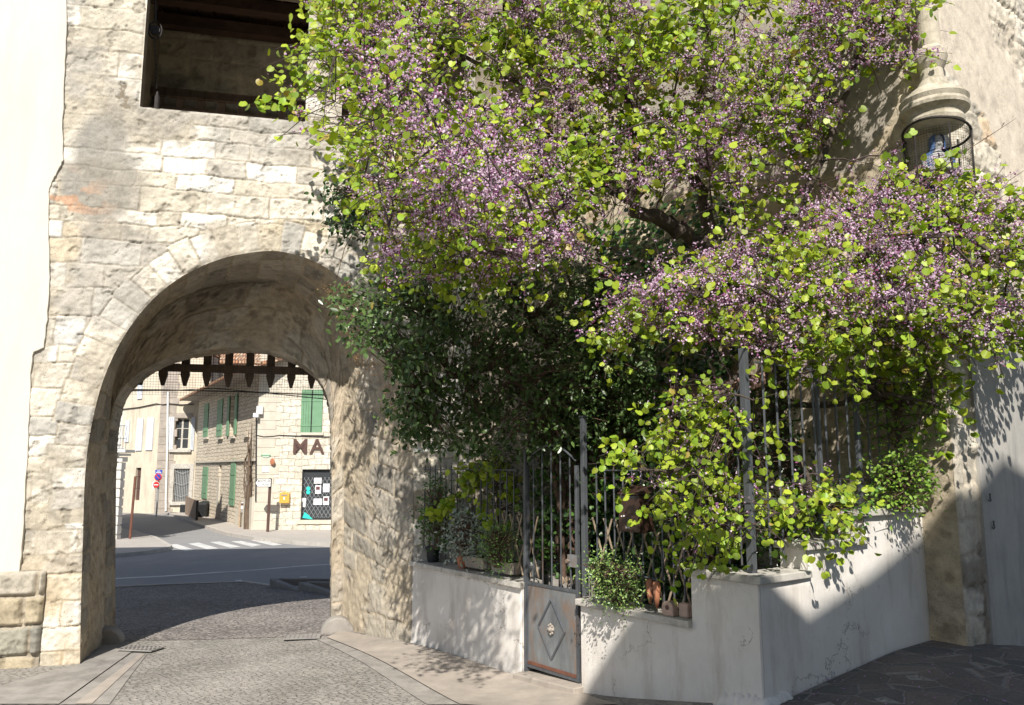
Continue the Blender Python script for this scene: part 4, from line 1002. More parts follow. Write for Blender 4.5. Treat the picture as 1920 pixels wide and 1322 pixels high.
for s in (-1, 1):
    b = MB(); sh = Vector((NC.x, NC.y, zb+.76*H_))+w_*s*.10; b.tube([sh, sh+w_*s*.02+bis*.04+Vector((0, 0, -.10)), Vector((NC.x, NC.y, zb+.66*H_))+bis*.10+w_*s*.015], [.035, .032, .02], 10); b.build('sleeve', M['dress'], st, smooth=True)

# ------------------------------------------------------------ pots and ornaments
def pot(lab, c, r, h, mat, cat='pot', grp=None, name='flower_pot'):
    t = thing(name, lab, cat, grp, loc=tuple(c)); b = MB()
    b.lathe(c, [(r*.68, 0), (r*.94, h*.82), (r*1.04, h*.82), (r*1.06, h), (r*.92, h), (r*.88, h*.86)], 20); b.build('pot_body', mat, t)
    b = MB(); b.lathe(c, [(r*.86, h*.80), (r*.86, h*.87)], 16); b.build('soil', M['soil'], t); return t
def onw(W, px, off, zf): u = W.uv(px, 1050, off)[0]; return W.p(u, zf(u), off)
pot('dark plastic pot on the coping at the arch end of the short railing', onw(W1, 812, -.13, fbot)+Vector((0, 0, .001)), .085, .16, M['black'], grp='plant pots on the garden wall')
pot('terracotta pot holding the silver-leaved plant on the coping', onw(W1, 868, -.10, fbot)+Vector((0, 0, .001)), .07, .13, M['terracotta'], grp='plant pots on the garden wall')
def trough(lab, px0, px1, off, mat):
    a = W1.uv(px0, 1050, off)[0]; c = W1.uv(px1, 1050, off)[0]; z = fbot((a+c)/2)+.028
    t = thing('planter_trough', lab, 'planter', 'troughs on the short wall', loc=tuple(W1.p((a+c)/2, z, off))); b = MB()
    b.hexa([W1.p(a+.01, z, off+.055), W1.p(c-.01, z, off+.055), W1.p(c-.01, z, off-.055), W1.p(a+.01, z, off-.055)], [W1.p(a, z+.11, off+.07), W1.p(c, z+.11, off+.07), W1.p(c, z+.11, off-.07), W1.p(a, z+.11, off-.07)]); b.build('box', mat, t, bevel=.004)
    b = MB(); b.wbox(W1, a+.01, c-.01, z+.111, z+.116, off-.055, off+.055); b.build('soil', M['soil'], t)
trough('weathered pale trough on the coping between silver plant and green bush', 880, 915, -.13, M['slab2'])
trough('long pale trough on the coping next to the gate', 930, 968, -.13, M['slab2'])
gc = W1.p(mu+.16, 0, -.9); gc.z = gzf(gc.x, gc.y)+.05
q_ = ghit(1075, 1120); 
def back_at(px, py, off): return W1.hit(px, py, off)
c = back_at(1069, 1073, -.75); stp = MB(); gzz = gzf(c.x, c.y)+.05
stp.box(c.x-.22, c.x+.22, c.y-.2, c.y+.2, gzz-.1, c.z-.012); tag(stp.build('pedestal', M['slab'], bevel=.01), 'low stone block behind the gate carrying the green pot', 'pedestal')
pot('bright lime green plastic pot behind the gate bars', c, .09, .14, M['lime_pot'])
t = thing('garden_edging', 'small scalloped cream edging in front of the lime green pot', 'edging', loc=tuple(back_at(1069, 1090, -.52)))
for i in range(4):
    cc = back_at(1054+i*11, 1088+i*.6, -.5); b = MB(); b.lathe(cc, [(.035, 0), (.035, .012)], 14, n3w); b.lathe(cc+Vector(n3w)*.013, [(.010, 0), (.010, .003)], 8, n3w); b.build('scallop', M['cane'], t)
pot('old white enamel pot behind the gate near its hinge side', back_at(1000, 1092, -.45), .085, .2, M['white'])
# things standing on the coping right of the gate
def onr(px, off): u = W1.uv(px, 1130, off)[0]; return W1.p(u, rbot(u), off)
hn = thing('ceramic_house', 'small arched clay house ornament on the coping right of the gate', 'ornament', loc=tuple(onr(1254, -.03)))
c = onr(1254, -.02); u_ = W1.uv(1254, 1130, -.02)[0]; b = MB(); P_ = [W1.p(u_-.055, c.z, .0)]+[W1.p(u_-.055*math.cos(a), c.z+.06+.045*math.sin(a), .0) for a in np.linspace(0, math.pi, 9)]+[W1.p(u_+.055, c.z, .0)]
b.prism(P_, Vector(n3w)*-.06); b.build('body', mat_plain('pale_clay', (.50, .36, .29), .85, 0, .2, 20, .3, .003, (.4, .3, .26)), hn, bevel=.006)
b = MB(); b.lathe(W1.p(u_, c.z+.06, .0005), [(.018, 0), (.018, .002)], 14, n3w); b.build('round_opening', M['brown'], hn)
b = MB(); b.wbox(W1, u_+.075, u_+.16, c.z, c.z+.10, -.10, -.035)
tag(b.build('clay_block', MATS['pale_clay'], bevel=.012), 'rough pale clay block against the step of the wall', 'block')
for i, (px, lab) in enumerate(((1218, 'closed terracotta wall pot hanging on the railing, the one nearer the gate'), (1231, 'closed terracotta wall pot hanging on the railing, the one nearer the clay house'))):
    c = W1.hit(px, 1088+i*4, -.03); t = thing('hanging_pot', lab, 'pot', 'terracotta cones hanging on the railing', loc=tuple(c)); b = MB()
    b.lathe(c, [(.008, -.17-.02*i), (.022, -.12), (.03, -.03), (.026, 0), (.012, .01)], 12); b.build('cone', M['terracotta'], t, smooth=True)
    b = MB(); b.tube([c+Vector((0, 0, .005)), c+Vector((0, 0, .035)), W1.hit(px, 1080, -.08)], .003, 5); b.build('hook', M['iron'], t)
sh = MB(); zz1 = W1.uv(1220, 1087, -.05)[1]; ua_, ub_ = W1.uv(1195, 1085, -.05)[0], W1.uv(1243, 1090, -.05)[0]
sh.tube([W1.p(ua_, zz1+.02, -.05), W1.p(ub_, zz1, -.05), W1.p(ub_, zz1+.22, -.05)], .009, 6)
tag(sh.build('pipe_hook', M['iron']), 'bent iron rod hooked over the railing above the terracotta cones', 'rod')
rb = MB(); c = H1.hit(1334, 640, .03); uu, zz_ = H1.uv(1334, 640, .03); rb.wbox(H1, uu-.05, uu+.05, zz_-.09, zz_+.09, .02, .07)
tag(rb.build('meter_box', mat_plain('dark_red_enamel', (.16, .02, .02), .35, 0, .1, 8)), 'small dark red box fixed to the house wall behind the tree', 'box')
# little lean-to of clay tiles against the flank of the house
uu, zz_ = H1.uv(1300, 742, .5); lt = thing('lean_to_roof', 'small lean-to roof of pinkish clay tiles inside the garden', 'roof', loc=tuple(H1.p(uu, zz_, 0)))
for i in range(11):
    a = uu-.5+i*.16; b = MB(); b.tube([H1.p(a, zz_+.16, .03), H1.p(a, zz_-.03, .62)], .07, 10); b.build('tile', M['old_tile'], lt)
b = MB(); b.hexa([H1.p(uu-.6, zz_+.05, .02), H1.p(uu+1.2, zz_+.05, .02), H1.p(uu+1.2, zz_-.14, .6), H1.p(uu-.6, zz_-.14, .6)], [H1.p(uu-.6, zz_+.09, .02), H1.p(uu+1.2, zz_+.09, .02), H1.p(uu+1.2, zz_-.10, .6), H1.p(uu-.6, zz_-.10, .6)]); b.build('boarding', M['oldwood'], lt)
# ------------------------------------------------------------ the street beyond the gate
def GW(px, py, ang):
    h = ghit(px, py); return Wall((h.x, h.y), ang)
MW = GW(470, 999, R(2))              # the house with the brown letters
gM = EYE-2.66
def zc_(W, px, py, off=0): return W.uv(px, py, off)[1]
mh = thing('village_house', 'pale stone corner house with large brown letters and a shop window', 'house', loc=tuple(MW.p(0, gM)))
uM0 = MW.uv(480, 900)[0]
M['mairie'] = mat_brickwall('pale_coursed_stone', (.70, .655, .56), (.58, .53, .44), (.44, .39, .315), .55, .27, (math.cos(R(2)), math.sin(R(2))), .018, .6, .12, -.1)
def RW(W, px0, px1, py0, py1):
    """rectangle of the picture on wall W -> u0,u1,z0,z1"""
    pm = (py0+py1)/2; return W.uv(px0, pm)[0], W.uv(px1, pm)[0], W.uv((px0+px1)/2, py1)[1], W.uv((px0+px1)/2, py0)[1]
def wall_with_holes(name, W, u0, u1, z0, z1, holes, mat, parent, th=.3):
    us = sorted(set([u0, u1]+[h[0] for h in holes]+[h[1] for h in holes])); b = MB()
    def solid(a, c):
        zs = [z0]
        for h in sorted(holes, key=lambda q: q[2]):
            if h[0] < (a+c)/2 < h[1]: zs += [h[2], h[3]]
        zs.append(z1); return [(zs[i], zs[i+1]) for i in range(0, len(zs), 2)]
    for a, c in zip(us[:-1], us[1:]):
        for p, q in solid(a, c):
            if q-p > 1e-4: b.wbox(W, a, c, p, q, -th, 0)
    return b.build(name, mat, parent)
sw = RW(MW, 565, 660, 880, 975); hs_ = [sw]
wall_with_holes('wall', MW, uM0, uM0+9, gM-.6, gM+8.2, hs_, M['mairie'], mh)
b = MB(); b.wbox(MW, uM0+.02, uM0+9, gM-.6, gM+8.1, -6, -.9); b.build('rooms', M['gdoor'], mh)
# quoins at the corner
zq = gM-.2; i = 0; b = MB()
while zq < gM+8:
    w = .62 if i % 2 else .42; b.wbox(MW, uM0-.03, uM0+w+.3, zq, zq+.36, -.3, .018); zq += .372; i += 1
qo_ = b.build('quoins', M['coping'], mh)
mats_q = mat_plain('pale_quoin_stone', (.54, .50, .42), .9, 0, .12, 3, .3, .01, (.45, .4, .33), dthr=(.58, .72)); qo_.data.materials[0] = mats_q
# shop window with lattice grille and papers
fr = MB(); f_ = .05
fr.wbox(MW, sw[0], sw[0]+f_, sw[2], sw[3], -.16, -.10); fr.wbox(MW, sw[1]-f_, sw[1], sw[2], sw[3], -.16, -.10); fr.wbox(MW, sw[0]+f_, sw[1]-f_, sw[3]-f_, sw[3], -.16, -.10); fr.wbox(MW, sw[0]+f_, sw[1]-f_, sw[2], sw[2]+f_, -.16, -.10)
swo = fr.build('shop_window', M['black'], mh)
b = MB(); b.wbox(MW, sw[0]+f_, sw[1]-f_, sw[2]+f_, sw[3]-f_, -.15, -.14); b.build('pane', M['glass'], swo)
b = MB(); zg0, zg1 = sw[2]+.08, zc_(MW, 600, 895); st_ = .17; hgt = zg1-zg0; wdt = sw[1]-sw[0]-2*f_; n = int((wdt+hgt)/st_)
for s in (1, -1):
    for k in range(n+1):
        c0 = k*st_-(hgt if s > 0 else 0); 
        # line u = c0 + s*z  clipped to window
        pts = []
        a0z = 0; ua_ = c0 if s > 0 else c0; 
        z_a, z_b = 0.0, hgt; fu = (lambda zz: c0+zz*.62) if s > 0 else (lambda zz: c0-zz*.62)
        lo = hi = None
        for j in range(41):
            zz2 = hgt*j/40
            if 0 <= fu(zz2) <= wdt: lo = zz2 if lo is None else lo; hi = zz2
        if lo is not None and hi-lo > .05: b.tube([MW.p(sw[0]+f_+fu(lo), zg0+lo, -.115-.006*s), MW.p(sw[0]+f_+fu(hi), zg0+hi, -.115-.006*s)], .011, 4, False)
b.build('lattice_grille', M['zinc'], swo)
for (a, c, p, q, m_, k) in ((588, 602, 896, 907, 'paper', 0), (590, 601, 910, 926, 'paper', 1), (605, 617, 907, 923, 'paper', 2), (587, 603, 935, 947, 'paper', 3), (605, 616, 931, 947, 'paper', 4), (566, 573, 934, 941, 'paper', 5), (567, 572, 941, 951, 'paper', 6)):
    r_ = RW(MW, a, c, p, q); b = MB(); b.wbox(MW, r_[0], r_[1], r_[2], r_[3], -.098, -.090); o = b.build('notice', M[m_], swo)
    b = MB(); w_ = r_[1]-r_[0]; h_ = r_[3]-r_[2]
    if k in (1, 4): b.wbox(MW, r_[0]+w_*.15, r_[1]-w_*.2, r_[2]+h_*.45, r_[3]-h_*.15, -.0899, -.088)
    for j in range(3): b.wbox(MW, r_[0]+w_*.12, r_[1]-w_*(.15+.1*j), r_[2]+h_*(.12+.1*j), r_[2]+h_*(.15+.1*j), -.0899, -.0885)
    b.build('print', M['print'] if k != 3 else M['blue'], o)
for (x, y) in ((578, 916), (578, 923)):
    b = MB(); b.lathe(MW.hit(x, y, -.098), [(.085, 0), (.085, .006)], 16, (MW.n[0], MW.n[1], 0)); b.build('round_sticker', M['cyan'], swo)
b = MB(); P_ = [MW.hit(567, 971, -.1), MW.hit(587, 974, -.1), MW.hit(579, 966, -.1), MW.hit(571, 960, -.1)]; b.prism(P_, (0, -.01, 0)); b.build('paper_wedge', M['cyan'], swo)
b = MB(); b.wbox(MW, sw[0]-.12, sw[1]+.1, sw[2]-.16, sw[2]-.01, -.2, .05); b.build('window_sill', mats_q, mh)
# green shutters upstairs
for (a, c, sh_, kk) in ((565, 584, 'left', 0), (586, 605, 'right', 1)):
    r_ = RW(MW, a, c, 731, 811); b = MB(); n_ = 4 if kk == 0 else 1
    for j in range(n_): b.wbox(MW, r_[0]+(r_[1]-r_[0])*j/n_+.004, r_[0]+(r_[1]-r_[0])*(j+1)/n_-.004, r_[2], r_[3], .03, .065)
    b.wbox(MW, r_[0], r_[1], r_[2]+.25, r_[2]+.33, .066, .08); b.wbox(MW, r_[0], r_[1], r_[3]-.5, r_[3]-.42, .066, .08)
    b.build('shutter', M['green_shutter'], mh)
r_ = RW(MW, 564, 607, 812, 815); b = MB(); b.wbox(MW, r_[0], r_[1], r_[2]-.02, r_[3]+.02, .0, .09); b.build('window_sill', mats_q, mh)
b = MB(); b.wbox(MW, RW(MW, 584, 586, 731, 811)[0]-.02, RW(MW, 584, 586.5, 731, 811)[1], r_[3], zc_(MW, 585, 731), .002, .02); b.build('shutter_gap', M['black'], mh)
# letters
for ch, px in (('M', 563), ('A', 594.5), ('I', 623)):
    text(ch, .86, M['brown'], MW.hit(px, 838.5, .03), (MW.d[0], MW.d[1], 0), (MW.n[0], MW.n[1], 0), mh, .03, .012, name='letter')
# roof edge & tiles
def slope(W, u0, u1, z0, z1, o0, o1, th, mat, parent, name='roof'):
    b = MB(); b.hexa([W.p(u0, z0, o0), W.p(u1, z0, o0), W.p(u1, z1, o1), W.p(u0, z1, o1)], [W.p(u0, z0+th, o0), W.p(u1, z0+th, o0), W.p(u1, z1+th, o1), W.p(u0, z1+th, o1)]); return b.build(name, mat, parent)
slope(MW, uM0-.2, uM0+9.2, gM+8.2, gM+10, .4, -5, .12, M['tile'], mh)
# boxes, plaque, mailbox, cable
nM = (MW.n[0], MW.n[1], 0)
r_ = RW(MW, 526.5, 544.5, 922, 943); mb_ = thing('mailbox', 'yellow wall mailbox on the stone wall below the brown letters', 'mailbox', loc=tuple(MW.p((r_[0]+r_[1])/2, r_[2], 0)))
b = MB(); P_ = [(r_[0], r_[2]), (r_[1], r_[2]), (r_[1], r_[3]-.06), ((r_[0]+r_[1])/2, r_[3]), (r_[0], r_[3]-.06)]; b.prism([MW.p(u, z, .23) for u, z in P_], Vector(nM)*-.229); b.build('case', M['yellow'], mb_, bevel=.01)
w_ = r_[1]-r_[0]; h_ = r_[3]-r_[2]; b = MB(); b.wbox(MW, r_[0]+w_*.18, r_[1]-w_*.18, r_[2]+h_*.66, r_[2]+h_*.76, .2305, .24); b.build('slot', M['gdoor'], mb_)
b = MB(); b.wbox(MW, r_[0]+w_*.42, r_[1]-w_*.42, r_[2]+h_*.36, r_[2]+h_*.54, .2305, .236); b.wbox(MW, r_[0]+w_*.45, r_[1]-w_*.45, r_[2]+h_*.28, r_[2]+h_*.36, .2305, .236); b.build('label', M['paper'], mb_)
r_ = RW(MW, 492, 505, 875, 885.5); b = MB(); b.wbox(MW, r_[0], r_[1], r_[2], r_[3], .019, .04); tag(b.build('plaque', M['paper'], bevel=.005), 'small blank white plaque on the quoins above the direction sign', 'plaque')
c = MW.hit(498.5, 854, .02); pq = thing('street_plaque', 'oval pale green plaque on the quoins', 'plaque', loc=tuple(c)); b = MB(); vs = [c+Vector((math.cos(a)*.19, 0, math.sin(a)*.085)) for a in np.linspace(0, 2*math.pi, 22)[:-1]]
b.prism(vs, Vector(nM)*.02); b.build('plate', mat_plain('pale_green_enamel', (.45, .56, .47), .5, 0, .1, 5), pq); b = MB(); b.wbox(MW, 0, 0, 0, 0, 0, 0)
b = MB(); b.prism([c+Vector(((x-.5)*.42, 0, z)) for x, z in ((0, 0), (.14, .05), (.14, .02), (.86, .02), (.86, .05), (1, 0), (.86, -.05), (.86, -.02), (.14, -.02), (.14, -.05))], Vector(nM)*.026); b.build('arrow', MATS['green_shutter_paint'], pq)
c = MW.hit(513, 866, .05); b = MB(); b.lathe(c, [(.01, 0), (.13, .03), (.15, .06), (.12, .09), (.02, .1)], 14, (-.6, -.8, 0)); tag(b.build('bracket_disc', M['terracotta']), 'small round terracotta coloured lamp dish on the wall beside the quoins', 'ornament')
c = MW.hit(487, 776, .1); sp = thing('wall_box', 'white junction box at the top of the corner downpipe', 'box', loc=tuple(c)); b = MB(); b.box(c.x-.12, c.x+.14, c.y-.1, c.y+.05, c.z-.02, c.z+.32); b.build('case', M['white'], sp, bevel=.02)
b = MB(); b.box(c.x-.22, c.x-.0, c.y-.2, c.y-.02, c.z-.16, c.z+.02); b.build('small_case', M['white'], sp, bevel=.02)
cz = MB(); xs_ = [(480, 816), (495, 819), (512, 818), (525, 816), (560, 817.5), (600, 819), (650, 819)]
cz.tube([MW.hit(x, y, .03) for x, y in xs_], .018, 5); tag(cz.build('wall_cable', M['darkiron']), 'dark cable sagging along the wall above the brown letters', 'cable')
b = MB(); b.tube([MW.hit(480.5, 775, .06), MW.hit(480.5, 810, .06), MW.hit(480, 900, .06), MW.hit(479.5, 940, .06)], .028, 6); tag(b.build('corner_pipe', M['black']), 'thin dark pipe running down the corner between the two stone houses', 'pipe')

# stone house with narrow green shutters
GWl = Wall((MW.p(uM0, 0)[0]-.02, MW.p(uM0, 0)[1]), R(120)); GWl.n = np.array([-math.sin(R(120)), math.cos(R(120))])
if np.dot(GWl.n, GWl.P) > 0: GWl.n = -GWl.n
gh = thing('village_house', 'rough rubble stone house with narrow green shutters', 'house', loc=tuple(GWl.p(0, gM)))
M['rubble'] = mat_brickwall('rubble_stone', (.74, .66, .54), (.64, .56, .45), (.46, .40, .31), .34, .17, (math.cos(R(120)), math.sin(R(120))), .03, .7, .13, -.15)
uE = GWl.uv(365, 900)[0]
def RG(px0, px1, py0, py1):
    r = RW(GWl, px0, px1, py0, py1); return (min(r[0], r[1]), max(r[0], r[1]), r[2], r[3])
zE = GWl.uv(420, 727)[1]
wn = [RG(383.5, 391, 758, 819), RG(408.5, 417.5, 750, 818), RG(432, 442, 742, 816), RG(380.5, 389.5, 875, 935), RG(432.5, 441.5, 872, 948), RG(410, 415, 872, 895)]
wall_with_holes('wall', GWl, 0, uE, gM-.6, zE, wn, M['rubble'], gh)
b = MB(); b.prism([GWl.p(.35, gM-.6, -.8), GWl.p(uE, gM-.6, -.8), GWl.p(uE, gM-.6, -7), GWl.p(4, gM-.6, -7)], (0, 0, zE-gM+.6)); b.build('rooms', M['gdoor'], gh)
for i, w in enumerate(wn[:5]):
    b = MB()
    if i == 2: # open leaves
        b.wbox(GWl, w[0]-.5, w[0]-.02, w[2], w[3], .03, .08); b.wbox(GWl, w[1]+.02, w[1]+.5, w[2], w[3], .03, .08)
        b.build('shutter', M['green_shutter'], gh); b = MB(); b.wbox(GWl, w[0], w[1], w[2], w[3], -.25, -.2); b.build('window', M['coping'], gh)
    else:
        if i == 4:
            P_ = [GWl.p(w[0], w[2], .01), GWl.p(w[1], w[2], .01)]+[GWl.p((w[0]+w[1])/2+(w[1]-w[0])/2*math.cos(a), w[3]-.02+.3*math.sin(a), .01) for a in np.linspace(0, math.pi, 9)]; b.prism(P_, Vector((GWl.n[0], GWl.n[1], 0))*.04)
        else: b.wbox(GWl, w[0]-.02, w[1]+.02, w[2], w[3], .005, .05)
        b.wbox(GWl, w[0], w[1], w[2]+.3, w[2]+.37, .0505, .07); b.wbox(GWl, w[0], w[1], w[3]-.45, w[3]-.38, .0505, .07)
        b.build('shutter', M['green_shutter'], gh)
b = MB(); w = wn[5]; b.wbox(GWl, w[0], w[1], w[2], w[3], -.25, -.2); b.build('niche_back', M['black'], gh)
b = MB(); uu = (w[0]+w[1])/2; b.wbox(GWl, uu-.25, uu+.25, gM-.3, w[2]-.02, .0, .06); b.build('filled_doorway', mats_q, gh)
for (x, y) in ((386.5, 822), (413.5, 822), (437, 820.5), (463, 818)):
    r_ = RG(x-4, x+5, y-1.8, y+1.8); b = MB(); b.wbox(GWl, r_[0], r_[1], r_[2], r_[3], .0, .12); b.build('window_sill', mats_q, gh)
b = MB(); zcord = GWl.uv(430, 864)[1]; b.wbox(GWl, 0.05, uE, zcord-.05, zcord+.04, .0, .09); b.build('string_course', mats_q, gh)
slope(GWl, -1.0, uE+.5, zE-.15, zE+2.1, 1.0, -5.5, .16, M['tile'], gh)
b = MB(); b.wbox(GWl, -.9, uE+.4, zE-.12, zE-.04, .05, .95); b.build('eaves_boards', M['slab2'], gh)
bb = MB(); bb.prism([GWl.p(u, z, .0) for u, z in ((0.02, gM-.5), (3.3, gM-.5), (3.3, gM+.7), (2.0, gM+1.25), (0.02, gM+1.5))], Vector((GWl.n[0], GWl.n[1], 0))*.10); bb.build('thick_base', mats_q, gh)
# dead vine on the corner
vn_ = MB(); rr = random.Random(5)
vn_.tube([GWl.p(.5, gM-.1, .12), GWl.p(.6, gM+1.0, .14), GWl.p(.45, gM+2, .12), GWl.p(.9, gM+3.3, .12), GWl.p(1.3, gM+3.7, .1)], [.16, .13, .09, .05, .03], 7)
for k in range(9): vn_.tube([GWl.p(.5, gM+1+k*.25, .14), GWl.p(.2+rr.random()*1.2, gM+1.5+k*.3, .2), GWl.p(.1+rr.random()*1.6, gM+1.9+k*.33, .15)], [.04, .03, .015], 5)
tag(vn_.build('vine', M['oldwood']), 'thick dark bare vine trunk climbing the corner behind the direction sign', 'vine')

# beige house with pale blue shutters: front part and side street part
xq = GWl.p(uE, 0)
BF = Wall((xq[0]+.05, xq[1]+.6), R(180+8)); 
BF.n = -np.array([BF.d[1], -BF.d[0]]); 
if np.dot(BF.n, BF.P) > 0: BF.n = -BF.n
bh = thing('village_house', 'beige rendered house with pale blue shutters on the side street corner', 'house', loc=tuple(BF.p(0, gM)))
M['beige'] = mat_render('beige_old_render', (.64, .575, .465), (.57, .505, .40), (.37, .315, .24), 30, .3)
uQ = BF.uv(293, 900)[0]
def RB(W, *a):
    r = RW(W, *a); return (min(r[0], r[1]), max(r[0], r[1]), r[2], r[3])
win = RB(BF, 326.5, 354, 784, 842); dr = RB(BF, 325.5, 354.5, 879, 941)
zB = gM+9.5
wall_with_holes('wall', BF, -.3, uQ, gM-.6, zB, [win, dr], M['beige'], bh)
nB = Vector((BF.n[0], BF.n[1], 0))
def window(W, w, parent, fmat, cols=2, rows=3, name='window'):
    b = MB(); f = .06
    b.wbox(W, w[0], w[0]+f, w[2], w[3], -.22, -.15); b.wbox(W, w[1]-f, w[1], w[2], w[3], -.22, -.15); b.wbox(W, w[0]+f, w[1]-f, w[3]-f, w[3], -.22, -.15); b.wbox(W, w[0]+f, w[1]-f, w[2], w[2]+f, -.22, -.15)
    for k in range(1, cols): u = w[0]+(w[1]-w[0])*k/cols; b.wbox(W, u-.05, u+.05, w[2]+f, w[3]-f, -.215, -.155)
    for k in range(1, rows): z = w[2]+(w[3]-w[2])*k/rows; b.wbox(W, w[0]+f, w[1]-f, z-.02, z+.02, -.212, -.158)
    o = b.build(name, fmat, parent); b = MB(); b.wbox(W, w[0]+f, w[1]-f, w[2]+f, w[3]-f, -.20, -.19); b.build('pane', M['glass'], o); return o
window(BF, win, bh, M['coping'])
for (a, c) in ((314.5, 326), (358, 365)):
    r_ = RB(BF, a, c, 782, 844); b = MB()
    for j in range(3): w = (r_[1]-r_[0])/3; b.wbox(BF, r_[0]+w*j+.01, r_[0]+w*(j+1)-.01, r_[2], r_[3], .03, .07)
    b.build('shutter', M['blue_shutter'], bh)
b = MB(); b.wbox(BF, win[0]-.2, win[1]+.2, win[2]-.18, win[2]-.01, 0, .16); b.build('window_sill', M['coping'], bh)
b = MB(); b.wbox(BF, win[0]-.15, win[1]+.15, win[3]+.01, win[3]+.3, 0, .06); b.build('lintel', M['slab2'], bh)
b = MB(); b.wbox(BF, dr[0], dr[1], dr[2], dr[3], -.2, -.15); do = b.build('door', M['gdoor'], bh)
b = MB()
for k in range(9): u = dr[0]+(dr[1]-dr[0])*(k+.5)/9; b.tube([BF.p(u, dr[2], -.05), BF.p(u, dr[3], -.05)], .018, 5)
for fz in (.15, .5, .85):
    P_ = []
    for k in range(9): P_.append(BF.p(dr[0]+(dr[1]-dr[0])*k/8, dr[2]+(dr[3]-dr[2])*fz+.18*abs(k/4-1), -.045))
    b.tube(P_, .018, 5)
b.build('wrought_grille', M['zinc'], do)
b = MB(); b.wbox(BF, dr[0]-.15, dr[1]+.15, dr[2]-.18, dr[2]-.01, 0, .14); b.wbox(BF, dr[0]-.22, dr[0]-.01, dr[2]-.01, dr[3]+.3, 0, .05); b.wbox(BF, dr[1]+.01, dr[1]+.22, dr[2]-.01, dr[3]+.3, 0, .05); b.wbox(BF, dr[0]-.01, dr[1]+.01, dr[3]+.01, dr[3]+.3, 0, .05); b.build('door_frame', M['coping'], bh)
b = MB(); zq = gM-.1; i = 0
zb_ = GWl.uv(367, 840)[1]
while zq < zB: b.wbox(BF, uQ-1.0+(.12 if i % 2 else 0), uQ+.02, zq, zq+.44, -.3, .03); zq += .46; i += 1
b.build('quoins', M['slab2'], bh)
BS = Wall((BF.p(uQ, 0)[0], BF.p(uQ, 0)[1]), R(180-24)); 
if np.dot(BS.n, BS.P) > 0: BS.n = -BS.n
uS1 = BS.uv(222, 900)[0]
if uS1 < 0: uS1 = 12
wS = [RB(BS, 236, 243, 788, 829), RB(BS, 257, 268, 785, 845), RB(BS, 276, 288, 783, 844), RB(BS, 253, 263, 877, 938), RB(BS, 260, 268.5, 700, 748)]
wall_with_holes('side_wall', BS, 0, uS1+14, gM-.6, zB, [wS[3]], M['beige'], bh)
for w in (wS[0], wS[1], wS[2], wS[4]):
    b = MB(); b.wbox(BS, w[0], w[1], w[2], w[3], .02, .07); b.wbox(BS, w[0]+.05, w[1]-.05, w[2]+.2, w[2]+.28, .0705, .085); b.wbox(BS, w[0]+.05, w[1]-.05, w[3]-.4, w[3]-.32, .0705, .085); b.build('shutter', M['blue_shutter'], bh)
w = wS[3]; b = MB(); b.wbox(BS, w[0], w[1], w[2], w[3], -.2, -.15); b.build('door', M['brown'], bh)
b = MB(); b.tube([BF.hit(315, 735, .1), BF.hit(313.5, 850, .1), BF.hit(311, 938, .1), BF.hit(311, 958, .1)], .06, 8); b.build('downpipe', M['white'], bh)
cb = MB(); cb.tube([BS.hit(225, 768, .05), BS.hit(260, 764, .05), BS.hit(293, 757, .06)]+[BF.hit(x, y, .06) for x, y in ((305, 759), (318, 757), (340, 759), (363, 758))], .03, 5); tag(cb.build('wall_cable', M['darkiron']), 'dark cable running along the beige house under its upper windows', 'cable')
b = MB(); b.prism([BF.p(-.3, zB-.0, .3), BF.p(uQ+.2, zB, .3), BS.p(uS1+14, zB, .3), BS.p(uS1+14, zB, -7), BF.p(-.3, zB, -9)], (0, 0, .2)); b.build('eaves', M['tile'], bh)
b = MB(); b.prism([BF.p(-.3, gM-.6, -.8), BF.p(uQ-.5, gM-.6, -.8), BS.p(uS1+13, gM-.6, -.8), BS.p(uS1+13, gM-.6, -7), BF.p(-.3, gM-.6, -9)], (0, 0, 10)); b.build('rooms', M['gdoor'], bh)
# taller tiled roofs behind, seen through the portcullis squares
for (x0, x1, Y, z0, h, sl_, lab) in ((-27, -3, 50, gM, 9.2, 5.0, 'long tiled roof rising behind the rubble stone house'),):
    t = thing('background_house', lab, 'house', loc=(x0, Y, gM)); b = MB(); b.box(x0, x1, Y, Y+8, gM-1, gM+h); b.build('wall', M['mairie'], t)
    b = MB(); b.hexa([(x0-.4, Y-.6, gM+h-.1), (x1+.4, Y-.6, gM+h-.1), (x1+.4, Y+7, gM+h+sl_), (x0-.4, Y+7, gM+h+sl_)], [(x0-.4, Y-.6, gM+h+.1), (x1+.4, Y-.6, gM+h+.1), (x1+.4, Y+7, gM+h+sl_+.2), (x0-.4, Y+7, gM+h+sl_+.2)]); b.build('roof', M['tile'], t)

# white rusticated corner house at the left with a balcony
c = ghit(213, 1017); CW = Wall((c.x, c.y), R(178)); CW = Wall((c.x, c.y), R(0))
ch = thing('corner_house', 'white rusticated corner pier of a house with an iron balcony', 'house', loc=tuple(c))
e0 = CW.uv(225, 950)[0]; zcor = zc_(CW, 215, 846); b = MB(); zq = c.z-.05; bc = M['coping']
M['pale'] = mat_render('pale_dressed_stone', (.68, .66, .62), (.62, .60, .56), (.45, .43, .39), 30, .3)
nb2 = 9; hb = (zcor-.35-zq)/nb2
for k in range(nb2):
    b.wbox(CW, e0-1.1, e0-.02, zq+k*hb+.03, zq+(k+1)*hb-.03, -.25, .05); b.wbox(CW, e0-1.1, e0-.06, zq+k*hb-.03, zq+k*hb+.03, -.25, .01)
b.wbox(CW, e0-.48, e0-.44, zq, zcor-.4, .0505, .054)
b.build('rusticated_pier', M['pale'], ch, bevel=.012)
